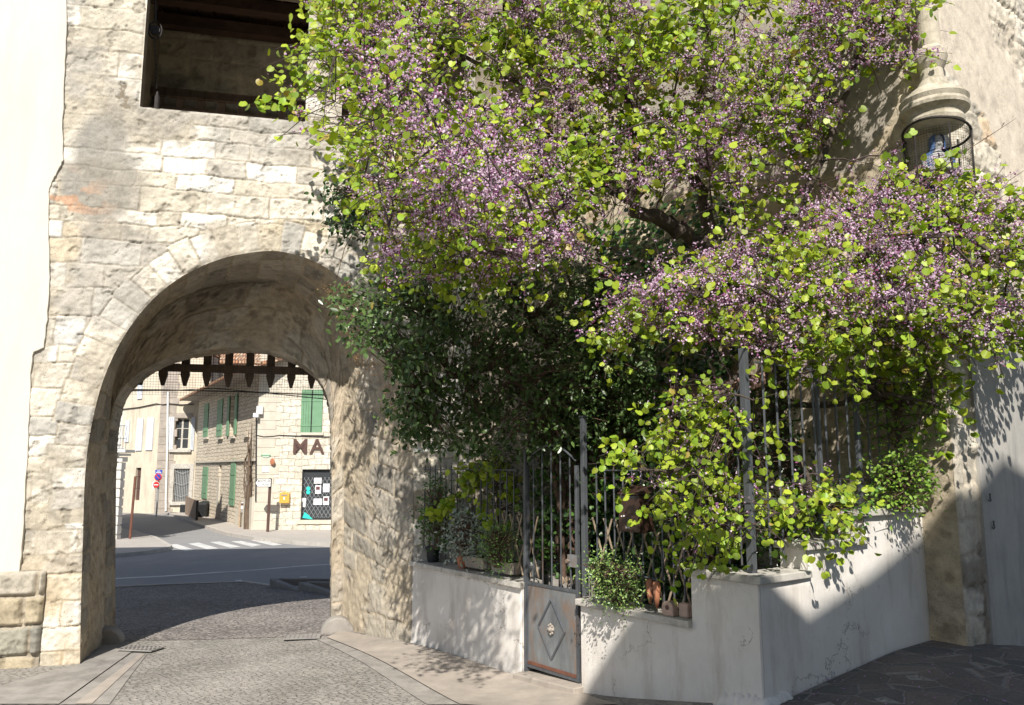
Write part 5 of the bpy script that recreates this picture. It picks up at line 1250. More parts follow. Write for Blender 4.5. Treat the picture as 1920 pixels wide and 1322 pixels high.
b = MB(); b.wbox(CW, e0-1.2, e0+.02, zcor-.36, zcor-.2, -.3, .10); b.wbox(CW, e0-1.2, e0+.10, zcor-.16, zcor-.08, -.35, .20); b.wbox(CW, e0-1.2, e0+.2, zcor-.05, zcor+.05, -.4, .32); b.build('cornice', M['pale'], ch, bevel=.01)
b = MB(); b.wbox(CW, e0-6, e0-1.12, c.z-1, c.z+10.5, -2, -.1); b.prism([CW.p(e0-6, zcor+.06, -.5), CW.p(e0-.35, zcor+.06, -.5), CW.p(e0-1.1, zcor+.06, -1.4), CW.p(e0-9, zcor+.06, -9)], (0, 0, 7)); b.prism([CW.p(e0-1.11, c.z-1, -.26), CW.p(e0-.1, c.z-1, -.26), CW.p(e0-6.5, c.z-1, -9), CW.p(e0-9, c.z-1, -9)], (0, 0, zcor-c.z+.6)); b.build('house_wall', M['pale'], ch)
bl = MB(); zb2 = zc_(CW, 212, 798)
for k in range(14):
    u = e0-1.15+k*.10; bl.tube([CW.p(u, zcor+.06, .2), CW.p(u+.03, (zcor+zb2)/2, .27), CW.p(u-.02, (zcor+zb2)/2+.15, .24), CW.p(u, zb2, .2)], .012, 5)
for z in (zcor+.1, (zcor+zb2)/2, zb2): bl.tube([CW.p(e0-1.2, z, .2), CW.p(e0+.1, z, .2), CW.p(e0-.3, z, -.5)], .02, 5)
tag(bl.build('balcony_railing', M['zinc'], ch))
# post with empty frame
g = ghit(243, 1016); t = thing('sign_post', 'slim red brown post with an empty frame, standing before the white pier', 'post', loc=tuple(g)); sc_ = g.y/F
zt = EYE+ray(247, 893)[2]*g.y/ray(247, 893)[1]; b = MB(); b.tube([g, Vector((g.x+.05, g.y, zt))], .045, 8); b.build('shaft', M['rust'], t)
b = MB(); X = g.x+.09
for (a0, a1, z0, z1) in ((0, .13, zt-.03, zt), (0, .13, zt-.42, zt-.39), (.10, .13, zt-.42, zt)): b.box(X+a0, X+a1, g.y-.02, g.y+.02, z0, z1)
b.build('empty_frame', M['brown'], t)
# road sign on the corner
g = ghit(293, 969); t = thing('road_sign', 'grey post carrying a no-parking disc, a no-entry disc and a blue street plate', 'road sign', loc=tuple(g))
def zy(py, Y, px=292): r = ray(px, py); return EYE+r[2]*Y/r[1]
b = MB(); b.tube([g, Vector((g.x+.02, g.y, zy(885, g.y)))], .05, 8); b.build('post', M['zinc'], t)
def disc(cx, cy, cz, r, mats, nm, parent):
    b = MB(); b.lathe((cx, cy, cz), [(r, 0), (r, .03)], 28, (0, -1, 0)); return b.build(nm, mats, parent)
pr = g.y/F/1.0; zc1 = zy(894.5, g.y-.1); r = 7.0*g.y/1490; d1 = disc(g.x+.02, g.y-.08, zc1, r, M['white'], 'no_parking_disc', t); disc(g.x+.02, g.y-.111, zc1, r*.97, M['red'], 'red_ring', d1); disc(g.x+.02, g.y-.142, zc1, r*.72, M['blue'], 'blue_field', d1)
b = MB(); w = r*.09; P_ = [Vector((g.x+.02+x, g.y-.173, zc1+z)) for x, z in ((-.5*r-w, .5*r-w), (-.5*r+w, .5*r+w), (.5*r+w, -.5*r+w), (.5*r-w, -.5*r-w))]; b.prism(P_, (0, -.01, 0)); b.build('red_bar', M['red'], d1)
zc2 = zy(909, g.y-.1, 289); r = 5.8*g.y/1490; d2 = disc(g.x-.06, g.y-.08, zc2, r, M['white'], 'no_entry_disc', t); disc(g.x-.06, g.y-.111, zc2, r*.96, M['red'], 'red_field', d2); b = MB(); b.box(g.x-.06-r*.7, g.x-.06+r*.7, g.y-.155, g.y-.1415, zc2-r*.15, zc2+r*.15); b.build('white_bar', M['white'], d2)
b = MB(); zp_ = zy(884.5, g.y-.1); b.box(g.x-.17, g.x+.21, g.y-.1, g.y-.07, zp_-.10, zp_+.10); o = b.build('street_plate', M['blue'], t); b = MB()
b.box(g.x-.06, g.x+.1, g.y-.107, g.y-.1005, zp_+.02, zp_+.055); b.box(g.x-.13, g.x+.17, g.y-.107, g.y-.1005, zp_-.05, zp_-.015); b.build('street_name', M['white'], o)
b = MB(); b.box(g.x-.3, g.x-.14, g.y-.07, g.y-.04, zc2-.2, zc2+.15); b.build('back_plate', M['white'], t)
# direction sign
g = ghit(501.5, 1003); t = thing('direction_sign', 'white arrow sign pointing left on a brown post', 'direction sign', loc=tuple(g))
zt = zy(897, g.y, 502); b = MB(); b.tube([g, Vector((g.x+.02, g.y, zt))], .06, 8); b.build('post', M['brown'], t)
zs = zy(905.5, g.y-.1, 490); k = (g.y-.1)/1490.; xl, xr = g.x-25.5*k, g.x+4.6*k; hh = 7.6*k
def arrow(s, y0, th, mat, nm, par):
    b = MB(); b.prism([Vector((x, y0, z)) for x, z in ((xl+s, zs), (xl+5*k+s*.3, zs+hh-s*.7), (xr-s, zs+hh-s*.7), (xr-s, zs-hh+s*.7), (xl+5*k+s*.3, zs-hh+s*.7))], (0, -th, 0)); return b.build(nm, mat, par)
o = arrow(0, g.y-.08, .03, M['black'], 'arrow_panel', t); arrow(.03, g.y-.1105, .008, M['white'], 'white_face', o)
text('MONTPELLIER', .125, M['black'], (xr-.05, g.y-.1195, zs+.068), (1, 0, 0), (0, -1, 0), o, .002, .001, 1.0, align='RIGHT', fit=(xr-xl)*.74); text('VAUVERT', .125, M['black'], (xr-.05, g.y-.1195, zs-.072), (1, 0, 0), (0, -1, 0), o, .002, .001, 1.0, align='RIGHT', fit=(xr-xl)*.5)
# info totem
g0_ = ghit(453.5, 994); t = thing('info_panel', 'low information panel on two pale posts before the rubble house', 'panel', loc=tuple(g0_)); k = g0_.y/1490
for s, n_ in ((-5.2, 0), (5.2, 0)):
    b = MB(); x = g0_.x+s*k; b.box(x-.04, x+.04, g0_.y-.04, g0_.y+.04, g0_.z, zy(941, g0_.y, 453)); b.build('post', M['cane'], t)
b = MB(); b.box(g0_.x-4.1*k, g0_.x+4.1*k, g0_.y-.03, g0_.y+.03, zy(954, g0_.y, 453), zy(942, g0_.y, 453)); o = b.build('panel', M['paper'], t)
b = MB(); b.box(g0_.x-4.1*k, g0_.x+4.1*k, g0_.y-.034, g0_.y-.0305, zy(948, g0_.y, 453), zy(943.5, g0_.y, 453)); b.build('heading_band', M['brown'], o); b = MB(); b.box(g0_.x-4.0*k, g0_.x+4.0*k, g0_.y-.02, g0_.y+.02, zy(961, g0_.y, 453), zy(954.3, g0_.y, 453)); b.build('lower_panel', M['gdoor'], t)
# bin behind a wooden screen
g = ghit(376, 974); k = g.y/1490; t = thing('wheelie_bin', 'black plastic rubbish bin on wheels beside a wooden screen', 'bin', loc=tuple(g)); zb_b = g.z+.12; ztb = zy(942, g.y, 376)
b = MB(); x0, x1 = g.x-9*k, g.x+10*k; b.hexa([(x0+.04, g.y, zb_b), (x1-.06, g.y, zb_b), (x1-.06, g.y+.7, zb_b), (x0+.04, g.y+.7, zb_b)], [(x0, g.y-.06, ztb-.09), (x1, g.y-.06, ztb-.09), (x1, g.y+.8, ztb-.09), (x0, g.y+.8, ztb-.09)]); b.build('body', M['black'], t, bevel=.03)
b = MB(); b.hexa([(x0-.03, g.y-.09, ztb-.088), (x1+.03, g.y-.09, ztb-.088), (x1+.03, g.y+.84, ztb-.088), (x0-.03, g.y+.84, ztb-.088)], [(x0+.05, g.y-.0, ztb+.0), (x1-.05, g.y-.0, ztb+.0), (x1-.05, g.y+.8, ztb+.06), (x0+.05, g.y+.8, ztb+.06)]); b.build('lid', M['black'], t, bevel=.03)
for x in (x0+.1, x1-.1): b = MB(); b.lathe((x-.03, g.y+.08, g.z+.09), [(.085, 0), (.085, .06)], 14, (1, 0, 0)); b.build('wheel', M['zinc'], t)
p0 = ghit(346, 968); p1 = ghit(368, 980.5); ztop_ = zy(940, p1.y, 366); b = MB(); v_ = (p1-p0).normalized(); nn = Vector((-v_.y, v_.x, 0)).normalized()*.05; n_ = 7
for i in range(n_):
    a = p0.lerp(p1, i/n_+.004); c_ = p0.lerp(p1, (i+1)/n_-.004); za = a.z+.06
    b.hexa([a+Vector((0, 0, .06)), c_+Vector((0, 0, .06)), c_+nn+Vector((0, 0, .06)), a+nn+Vector((0, 0, .06))], [Vector((q.x, q.y, ztop_+.06*(1-i/n_))) for q in (a, c_, c_+nn, a+nn)])
t = thing('bin_screen', 'slanting brown wooden screen hiding the rubbish bin', 'screen', loc=tuple(p0)); b.build('boards', mat_plain('grey_brown_boards', (.26, .19, .14), .8, 0, .2, 5, .2, stretch=(1, 1, .3)), t)
b = MB(); b.box(p1.x-.03, p1.x+.05, p1.y-.05, p1.y+.05, p1.z, ztop_+.05); b.build('end_post', M['black'], t)
b = MB(); q = ghit(343, 965); b.box(q.x-.2, q.x+.3, q.y, q.y+.4, q.z, q.z+.55); tag(b.build('black_crate', M['black'], bevel=.02), 'small black crate in the shade left of the wooden screen', 'crate')
# buildings out of sight behind the camera that throw the shadow on the right, and terrace left of the street
# ------------------------------------------------------------ foliage
npr = np.random.default_rng(3)
SUNV = np.array([-.10, -.70, .70])
def unit(v): return v/(np.linalg.norm(v, axis=-1, keepdims=True)+1e-9)
def heart(fold=.22):
    h = np.array([(0, .10), (.26, -.03), (.50, .20), (.50, .52), (.30, .84), (0, 1.0)])
    top = [(x, y, -fold*x*x*2) for x, y in h]; v = top+[(-x, y, z) for x, y, z in top[1:5]]
    return np.array(v), [np.array([[0, 1, 2, 3, 4, 5]]), np.array([[0, 5, 9, 8, 7, 6]])]
def lance(w=.42, fold=.3, curl=.12):
    h = np.array([(0, 0), (w*.42, .22), (w*.5, .45), (w*.3, .75), (0, 1.0)])
    v = [(x, y, -fold*abs(x)-curl*y*y) for x, y in h]; v += [(-x, y, z) for x, y, z in v[1:4]]
    return np.array(v), [np.array([[0, 1, 2, 3, 4]]), np.array([[0, 4, 7, 6, 5]])]
def scatter_leaves(name, tmpl, P, Nrm, Tip, size, col, mat, parent, fvar=0.0):
    V, Fs = tmpl; n = len(P); zs = 1+fvar*npr.normal(0, 1, n)[:, None, None]; Y = unit(Tip-(Tip*Nrm).sum(1, keepdims=True)*Nrm); Z = unit(Nrm); X = np.cross(Y, Z)
    W = P[:, None, :]+(X[:, None, :]*V[None, :, 0, None]+Y[:, None, :]*V[None, :, 1, None]+Z[:, None, :]*V[None, :, 2, None]*zs)*size[:, None, None]
    fs = [(f[None, :, :]+(np.arange(n)*len(V))[:, None, None]).reshape(-1, f.shape[1]) for f in Fs]
    C = np.repeat(col[:, None, :], len(V), 1)
    return np_mesh(name, W.reshape(-1, 3), fs, mat, parent, C.reshape(-1, 3), smooth=False)
def samp(poly, n, dens=None):
    P = np.asarray(poly, float); lo = P.min(0); hi = P.max(0); out = []
    while len(out) < n:
        q = npr.uniform(lo, hi, (n*3, 2)); m = inpoly(q[:, 0], q[:, 1], P); q = q[m]
        if dens is not None: q = q[npr.random(len(q)) < dens(q[:, 0], q[:, 1])]
        out += list(q)
    return np.array(out[:n])
def to3(q, D):
    a = q[:, 0]-960; b = 661-q[:, 1]; r = np.stack([a, F*cP-b*sP, F*sP+b*cP], 1); k = D/r[:, 1]
    p = r*k[:, None]; p[:, 2] += EYE; return p
# --- Judas tree -------------------------------------------------
tr = ghit(1470, 1100); TB = atY(1478, 900, 7.15); TB.z = gzf(TB.x, TB.y)+.03
jt = thing('judas_tree', 'large Judas tree with lilac blossom and heart-shaped lime leaves over the wall', 'tree', loc=tuple(TB))
def pv(px, py, Y): return atY(px, py, Y)
limbs = [
 ([TB, pv(1482, 900, 7.15), pv(1462, 760, 7.12), pv(1425, 640, 7.1), pv(1385, 560, 7.0), pv(1340, 480, 6.9), pv(1285, 435, 6.75), pv(1225, 405, 6.6), pv(1172, 372, 6.5), pv(1120, 290, 6.6), pv(1050, 180, 6.7), pv(960, 90, 6.8)], [.12, .105, .09, .085, .08, .075, .068, .06, .05, .038, .026, .014]),
 ([pv(1350, 495, 6.9), pv(1322, 400, 7.1), pv(1300, 300, 7.2), pv(1310, 180, 7.2), pv(1330, 60, 7.2), pv(1350, -60, 7.2)], [.07, .055, .045, .036, .028, .018]),
 ([pv(1400, 585, 7.0), pv(1440, 480, 6.8), pv(1500, 380, 6.7), pv(1560, 250, 6.7), pv(1600, 120, 6.8), pv(1640, 0, 6.8)], [.06, .045, .038, .03, .022, .014]),
 ([pv(1425, 640, 7.1), pv(1500, 560, 6.6), pv(1590, 500, 6.2), pv(1690, 450, 6.0), pv(1790, 440, 5.9), pv(1870, 480, 5.9)], [.06, .04, .032, .026, .018, .01]),
 ([pv(1180, 375, 6.5), pv(1195, 300, 6.5), pv(1180, 200, 6.6), pv(1150, 80, 6.7), pv(1140, -40, 6.7)], [.05, .042, .034, .024, .015]),
 ([pv(1172, 372, 6.5), pv(1080, 340, 6.5), pv(960, 330, 6.5), pv(840, 340, 6.6), pv(740, 370, 6.7)], [.04, .032, .024, .018, .01]),
 ([pv(1120, 290, 6.6), pv(980, 230, 6.6), pv(840, 190, 6.7), pv(700, 170, 6.8), pv(580, 170, 6.9)], [.036, .028, .022, .015, .008]),
 ([pv(1050, 180, 6.7), pv(920, 130, 6.6), pv(780, 70, 6.7), pv(650, 40, 6.8)], [.03, .022, .015, .008]),
 ([pv(1340, 480, 6.9), pv(1290, 530, 6.3), pv(1240, 560, 6.0), pv(1180, 600, 5.9)], [.04, .028, .02, .01]),
 ([pv(1462, 760, 7.12), pv(1420, 780, 6.3), pv(1350, 840, 5.8), pv(1270, 880, 5.6), pv(1200, 880, 5.6)], [.035, .026, .02, .014, .008]),
 ([pv(1470, 800, 7.1), pv(1500, 860, 6.2), pv(1520, 920, 5.8), pv(1500, 960, 5.6)], [.03, .022, .016, .008]),
 ([pv(1425, 640, 7.1), pv(1400, 680, 6.2), pv(1350, 740, 5.7), pv(1290, 760, 5.5)], [.03, .02, .014, .008]),
 ([pv(1462, 760, 7.12), pv(1560, 760, 6.7), pv(1650, 740, 6.3), pv(1760, 760, 6.1)], [.035, .026, .018, .008]),
]
nodes = []
tk = MB(); rr = random.Random(12)
def subdiv(pts, rs, k=4, wob=.03):
    P = [Vector(p) for p in pts]; out = []; ro = []
    for i in range(len(P)-1):
        a = P[max(i-1, 0)]; b_ = P[i]; c = P[i+1]; d = P[min(i+2, len(P)-1)]
        for j in range(k):
            t = j/k; q = .5*((2*b_)+(c-a)*t+(2*a-5*b_+4*c-d)*t*t+(3*b_-a-3*c+d)*t**3)
            q += Vector((rr.uniform(-1, 1), rr.uniform(-1, 1), rr.uniform(-1, 1)))*wob*rs[i]*6; out.append(q); ro.append(rs[i]*(1-t)+rs[i+1]*t)
    out.append(P[-1]); ro.append(rs[-1]); return out, ro
for i, (pts, rs) in enumerate(limbs):
    p, r_ = subdiv(pts, rs, 5, .12)
    b = MB(); b.tube(p, [x*(1+.12*math.sin(j*1.7)) for j, x in enumerate(r_)], 10)
    o = b.build('trunk' if i == 0 else 'limb', M['bark'], jt, smooth=True)
    for q, w in list(zip(p, r_))[(12 if i == 0 else 2):]: nodes.append((np.array(q), w))
crownA = [(620, -40), (590, 50), (540, 95), (520, 150), (540, 190), (600, 215), (660, 262), (680, 300), (680, 400), (710, 460), (730, 490), (800, 520), (960, 505), (1080, 480), (1150, 420), (1230, 370), (1290, 360), (1400, 450), (1180, 520), (1100, 600), (1140, 640), (1250, 640), (1330, 640), (1450, 655), (1560, 650), (1680, 640), (1780, 620), (1900, 640), (1960, 560), (1950, 440), (1850, 360), (1740, 335), (1640, 330), (1510, 345), (1520, 290), (1560, 250), (1550, 190), (1500, 130), (1560, 110), (1690, 140), (1730, 110), (1730, 60), (1700, -40)]
hole = [(1390, 300), (1560, 330), (1500, 400), (1400, 430)]
low1 = [(1120, 890), (1180, 850), (1250, 800), (1240, 760), (1320, 720), (1400, 650), (1500, 640), (1600, 690), (1780, 740), (1800, 790), (1700, 800), (1620, 860), (1570, 900), (1560, 960), (1500, 1000), (1440, 990), (1420, 1000), (1380, 1020), (1290, 1050), (1260, 1010), (1300, 990), (1270, 960), (1215, 925), (1190, 890)]
low2 = [(850, 905), (900, 870), (960, 870), (985, 900), (960, 940), (880, 950), (830, 930)]
def depthA(x, y):
    return 6.6-.85*np.exp(-((x-1650)/350)**2-((y-540)/140)**2)-.6*np.exp(-((x-1250)/200)**2-((y-560)/100)**2)-1.25*np.exp(-((x-850)/290)**2-((y-400)/170)**2)+.3*np.exp(-((x-550)/120)**2)
def dens(x, y):
    h = 1.0-.85*inpoly(x, y, hole)-.97*np.exp(-((x-1240)/125)**2-((y-430)/75)**2); g = (.22+.85*ss(.38, .54, fbm(x/85., y/60., 99, 3)))*(1-.5*(x < 650)); return np.clip(h*g, 0, 1)
SPR = []   # spray origin pixel, depth, flower amount, leaf amount, hang, lime
nA = 2700
q = samp(crownA, nA, dens); d = depthA(q[:, 0], q[:, 1])+npr.normal(0, .30, nA)
near = (q[:, 0] > 610) & (q[:, 0] < 920) & (q[:, 1] > 90) & (q[:, 1] < 370) & (npr.random(nA) < .33); d[near] = npr.uniform(3.9, 4.8, near.sum())
fl = ss(.40, .56, fbm(q[:, 0]/120., q[:, 1]/80., 5, 3)+.10*np.exp(-((q[:, 0]-1600)/330)**2-((q[:, 1]-520)/120)**2)+.04)
for i in range(nA): SPR.append((q[i, 0], q[i, 1], d[i], fl[i]*.95+.05, 1.15-.5*fl[i]))
nI = 650; q = samp(crownA, nI, dens); d = depthA(q[:, 0], q[:, 1])+npr.uniform(.45, 1.0, nI)
for i in range(nI): SPR.append((q[i, 0], q[i, 1], d[i], 0, 1.5))
lowp = [([(1130, 890), (1180, 855), (1250, 790), (1250, 760), (1320, 730), (1370, 690), (1420, 760), (1410, 860), (1430, 990), (1420, 1000), (1380, 1010), (1300, 1040), (1275, 1010), (1300, 980), (1270, 950), (1215, 915)], 175), ([(1430, 900), (1500, 880), (1570, 900), (1570, 940), (1500, 985), (1430, 990)], 38), ([(1420, 650), (1600, 660), (1780, 690), (1760, 740), (1600, 740), (1480, 720)], 42), ([(1720, 740), (1790, 740), (1780, 800), (1720, 820)], 12)]
q = np.concatenate([samp(a, k) for a, k in lowp]); n1 = len(q)

for i in range(n1): SPR.append((q[i, 0], q[i, 1], 5.75+.9*max(0, (q[i, 0]-1430)/300)+npr.normal(0, .14)-.2*(q[i, 1] > 900), .25*(npr.random() < .4), .95))
n2 = 30; q = samp(low2, n2)
for i in range(n2): SPR.append((q[i, 0], q[i, 1], 8.15+npr.normal(0, .1), 0, 1.0))
SPR = np.array(SPR)
SP3 = to3(SPR[:, :2], SPR[:, 2])
# keep foliage out of walls: right of W2/H1 planes is solid house
def side(W, P): return (P[:, 0]-W.P[0])*W.n[0]+(P[:, 1]-W.P[1])*W.n[1]
inside_h = (side(H1, SP3) < .10) & (side(H2, SP3) < .12)
SP3[inside_h] += np.stack([np.full(inside_h.sum(), -.30), np.full(inside_h.sum(), -.40), np.zeros(inside_h.sum())], 1)
intower = side(TF, SP3) < .15
SP3[intower, 1] -= (.2-side(TF, SP3[intower]))*1.0
# cluster nodes -> branches
nbr = 0; br = MB(); NP = np.array([n[0] for n in nodes]); NR = np.array([n[1] for n in nodes]); used = np.zeros(len(SP3), bool)
order = npr.permutation(len(SP3)); cl = []
for i in order:
    if all(np.linalg.norm(SP3[i]-c) > .33 for c in cl): cl.append(SP3[i])
cl = np.array(cl); dist0 = np.array([np.min(np.linalg.norm(NP-c, axis=1)) for c in cl]); twn = [NP]
for j in np.argsort(dist0):
    c = cl[j]; ALL = np.concatenate(twn); dd = np.linalg.norm(ALL-c, axis=1); k = int(np.argmin(dd)); s = Vector(ALL[k]); e = Vector(c); L = (e-s).length
    if L < .02: continue
    m1 = s.lerp(e, .35)+Vector((rr.uniform(-.1, .1), rr.uniform(-.1, .1), .12))*L; m2 = s.lerp(e, .7)+Vector((rr.uniform(-.1, .1), rr.uniform(-.1, .1), .1))*L
    p = [s, m1, m2, e]
    if L > .30 and nbr < 90: nbr += 1; b = MB(); b.tube(p, [.013, .010, .008, .005], 6, False); b.build('branch', M['bark'], jt, smooth=True)
    else: br.tube(p, [.010, .008, .006, .004], 5, False)
    twn.append(np.array([np.array(m1), np.array(m2), c]))
ALL = np.concatenate(twn[1:])
LP, LN, LT, LS, LC = [], [], [], [], []; FP, FC = [], []
tw = MB()
for i, c in enumerate(SP3):
    flw, lfw = SPR[i, 3], SPR[i, 4]
    dd = np.linalg.norm(ALL-c, axis=1); k = int(np.argmin(dd)); s = ALL[k]
    dirv = unit((c-s)+npr.normal(0, .10, 3)+np.array([(.10 if SPR[i, 0] > 1400 else -.12), -.06, -.02])); L = npr.uniform(.22, .42)
    p0 = np.array(c); p1 = p0+dirv*L*.5; p2 = p0+dirv*L+np.array([0, 0, -.06])
    if dd[k] < .6: tw.tube([s, (s+p0)/2+np.array([0, 0, .02]), p0], [.004, .0035, .003], 4, False)
    tw.tube([p0, p1, p2], [.003, .0025, .0015], 4, False)
    n = npr.poisson(7.6*lfw)
    t = npr.uniform(.1, 1.05, n)[:, None]; base = p0*(1-t)**2+2*t*(1-t)*p1+t*t*p2
    base = base+npr.normal(0, .035, (n, 3))
    nr = unit(SUNV*np.array([1, 1.15, .75])+npr.normal(0, .68, (n, 3))); tp = np.array([0, -.15, -1.0])+npr.normal(0, .45, (n, 3))
    LP.append(base); LN.append(nr); LT.append(tp); LS.append(npr.uniform(.0062, .0114, n)*SPR[i, 2]*(1 if i < nA+nI else .92))
    g = npr.random((n, 1)); col = np.array([.20, .34, .03])*(1-g)+np.array([.44, .52, .05])*g; col *= npr.uniform(.5, 1.15, (n, 1))
    rd = npr.random(n) < .02; col[rd] = np.array([.34, .27, .06]); LC.append(col)
    nf = int(npr.poisson(52*flw)) if flw > .02 else 0
    if nf:
        kk = npr.integers(0, 5, nf); cen = p0+dirv*(kk[:, None]/5.0-.35)*L*1.5+np.array([0, 0, .01]); off = npr.normal(0, .021, (nf, 3)); FP.append(cen+off)
        g = npr.random((nf, 1)); cc = np.array([.58, .37, .56])*(1-g)+np.array([.84, .67, .81])*g; dk = npr.random(nf) < .22; cc[dk] = np.array([.36, .12, .27]); FC.append(cc)
LP, LN, LT, LS, LC = map(np.concatenate, (LP, LN, LT, LS, LC))
gaps = [([(1080, 400), (1150, 335), (1230, 345), (1300, 320), (1375, 380), (1350, 470), (1230, 525), (1110, 470)], .78), ([(1510, 345), (1530, 270), (1580, 235), (1550, 160), (1705, 165), (1700, 240), (1640, 335)], .92),
        ([(565, 165), (650, 160), (640, 232), (565, 235)], .8), ([(1470, 720), (1740, 715), (1720, 860), (1600, 870), (1470, 850)], .62), ([(1200, 645), (1390, 650), (1380, 725), (1230, 745)], .8), ([(1090, 560), (1130, 500), (1200, 520), (1120, 620)], .6)]
def to_px(P):
    z = P[:, 2]-EYE; dep = P[:, 1]*cP+z*sP; upv = z*cP-P[:, 1]*sP
    return 960+F*P[:, 0]/dep, 661-F*upv/dep
def keep(P):
    x, y = to_px(P); k = np.ones(len(P), bool); r = npr.random(len(P))
    for g, a in gaps: k &= ~(inpoly(x+14*np.sin(y/9.), y+10*np.sin(x/13.), g) & (r < a))
    return k
kp = keep(LP); LP, LN, LT, LS, LC = LP[kp], LN[kp], LT[kp], LS[kp], LC[kp]*1.04
scatter_leaves('leaves', heart(.34), LP, LN, LT, LS, LC, M['leaf'], jt, .7)
FP = np.concatenate(FP); FC = np.concatenate(FC); kp = keep(FP); FP, FC = FP[kp], FC[kp]; n = len(FP)
fv = np.array([(-.4, 0, 0), (0, -.15, .1), (.4, 0, 0), (.25, .6, .15), (-.25, .6, .15), (0, .1, -.35), (.12, .75, -.1), (0, .95, .3)]); ff = [np.array([[0, 1, 2, 3, 4]]), np.array([[1, 5, 6, 7]])]
scatter_leaves('blossoms', (fv, ff), FP, unit(npr.normal(0, 1, (n, 3))+SUNV*.7), npr.normal(0, 1, (n, 3))+np.array([0, -.1, -.5]), npr.uniform(.013, .021, n), FC, M['flower'], jt)
k0 = len(tw.v); tw.v += br.v; tw.f += [tuple(i+k0 for i in f) for f in br.f]; tw.mi += br.mi; tw.build('twigs', M['twig'], jt)  # the remaining thinner branches are merged into this mesh with the twigs
# seed pods
# --- privet / dark evergreen --------------------------------------
PB = atY(1055, 1000, 7.9); PB.z = gzf(PB.x, PB.y)+.02
pt = thing('privet_tree', 'dark glossy evergreen shrub tree between the arch and the Judas tree', 'tree', loc=tuple(PB))
stems = [[PB, pv(1050, 850, 7.8), pv(1040, 720, 7.7), pv(1000, 600, 7.5), pv(950, 530, 7.4)], [PB, pv(1075, 850, 7.9), pv(1060, 700, 7.9), pv(1070, 560, 7.9), pv(1050, 450, 7.9)], [PB, pv(1040, 880, 7.7), pv(1000, 760, 7.4), pv(930, 680, 7.2), pv(840, 620, 7.2)], [PB, pv(1090, 800, 7.9), pv(1110, 680, 7.8), pv(1130, 560, 7.8), pv(1120, 460, 7.9)], [pv(1000, 600, 7.5), pv(900, 480, 7.5), pv(800, 400, 7.5), pv(680, 380, 7.5)], [pv(930, 680, 7.2), pv(820, 720, 7.1), pv(780, 760, 7.1)]]
pn = []
for s in stems:
    p, r_ = subdiv(s, [.035, .03, .024, .017, .008][:len(s)], 5, .2); b = MB(); b.tube(p, r_, 8); b.build('stem', M['stem'], pt, smooth=True); pn += [np.array(x) for x in p[3:]]
cpv = [(615, 545), (700, 520), (760, 500), (900, 500), (1080, 480), (1180, 520), (1230, 620), (1210, 760), (1120, 820), (960, 860), (880, 845), (780, 830), (735, 800), (725, 760), (760, 720), (735, 640), (670, 650), (640, 610)]
clump = [(610, 360), (640, 320), (700, 330), (720, 420), (680, 455), (640, 450), (605, 405)]
def priv_cloud(poly, n, dfun, sd, parent, tmpl, smin, smax, c1, c2, mat, name, nodes_, tipdn=.8, nrand=.55, dens=None, twigm=None, per=9):
    ns = n//per; q = samp(poly, ns, dens); d = dfun(q[:, 0], q[:, 1])+npr.normal(0, sd, ns); C3 = to3(q, d)
    if nodes_ is not None and parent is not None:
        b = MB(); nd = np.array(nodes_)
        for c in C3:
            k = int(np.argmin(np.linalg.norm(nd-c, axis=1))); L = np.linalg.norm(nd[k]-c)
            if L < 1.6: b.tube([nd[k], nd[k]*.5+c*.5+np.array([npr.normal(0, .05), npr.normal(0, .05), .06]), c], [.006, .004, .002], 4, False)
        b.build('twigs', twigm or M['stem'], parent)
    P = np.repeat(C3, per, 0)+npr.normal(0, .065, (ns*per, 3)); n = len(P)
    nr = unit(SUNV+npr.normal(0, nrand, (n, 3))); tp = np.array([0, -.1, -tipdn])+npr.normal(0, .6, (n, 3)); g = npr.random((n, 1))
    col = (np.array(c1)*(1-g)+np.array(c2)*g)*npr.uniform(.8, 1.15, (n, 1))
    return scatter_leaves(name, tmpl, P, nr, tp, npr.uniform(smin, smax, n), col, mat, parent)
dpr = lambda x, y: 7.5-1.5*np.exp(-((x-720)/150)**2-((y-640)/150)**2)+.2*(x > 1100)
priv_cloud(cpv, 14000, dpr, .28, pt, lance(.5), .04, .072, (.035, .07, .02), (.11, .18, .05), M['privet'], 'leaves', pn, dens=lambda x, y: .45+.55*ss(.40, .52, fbm(x/60., y/60., 13, 3)))
priv_cloud(clump, 900, lambda x, y: 7.6+0*x, .14, pt, lance(.5), .045, .08, (.03, .065, .025), (.07, .13, .045), M['privet'], 'outer_clump', pn)
# tan seed heads at the edge
q = samp([(600, 530), (650, 520), (690, 600), (640, 640), (740, 700), (790, 820), (730, 800), (650, 650)], 60); C3 = to3(q, np.full(60, 7.25)); P = np.repeat(C3, 14, 0)+npr.normal(0, .022, (840, 3))
scatter_leaves('seed_heads', lance(.5), P, unit(npr.normal(0, 1, (840, 3))), npr.normal(0, 1, (840, 3)), npr.uniform(.012, .022, 840), np.tile(np.array([[.36, .22, .11]]), (840, 1))*npr.uniform(.6, 1.2, (840, 1)), M['leaf'], pt)
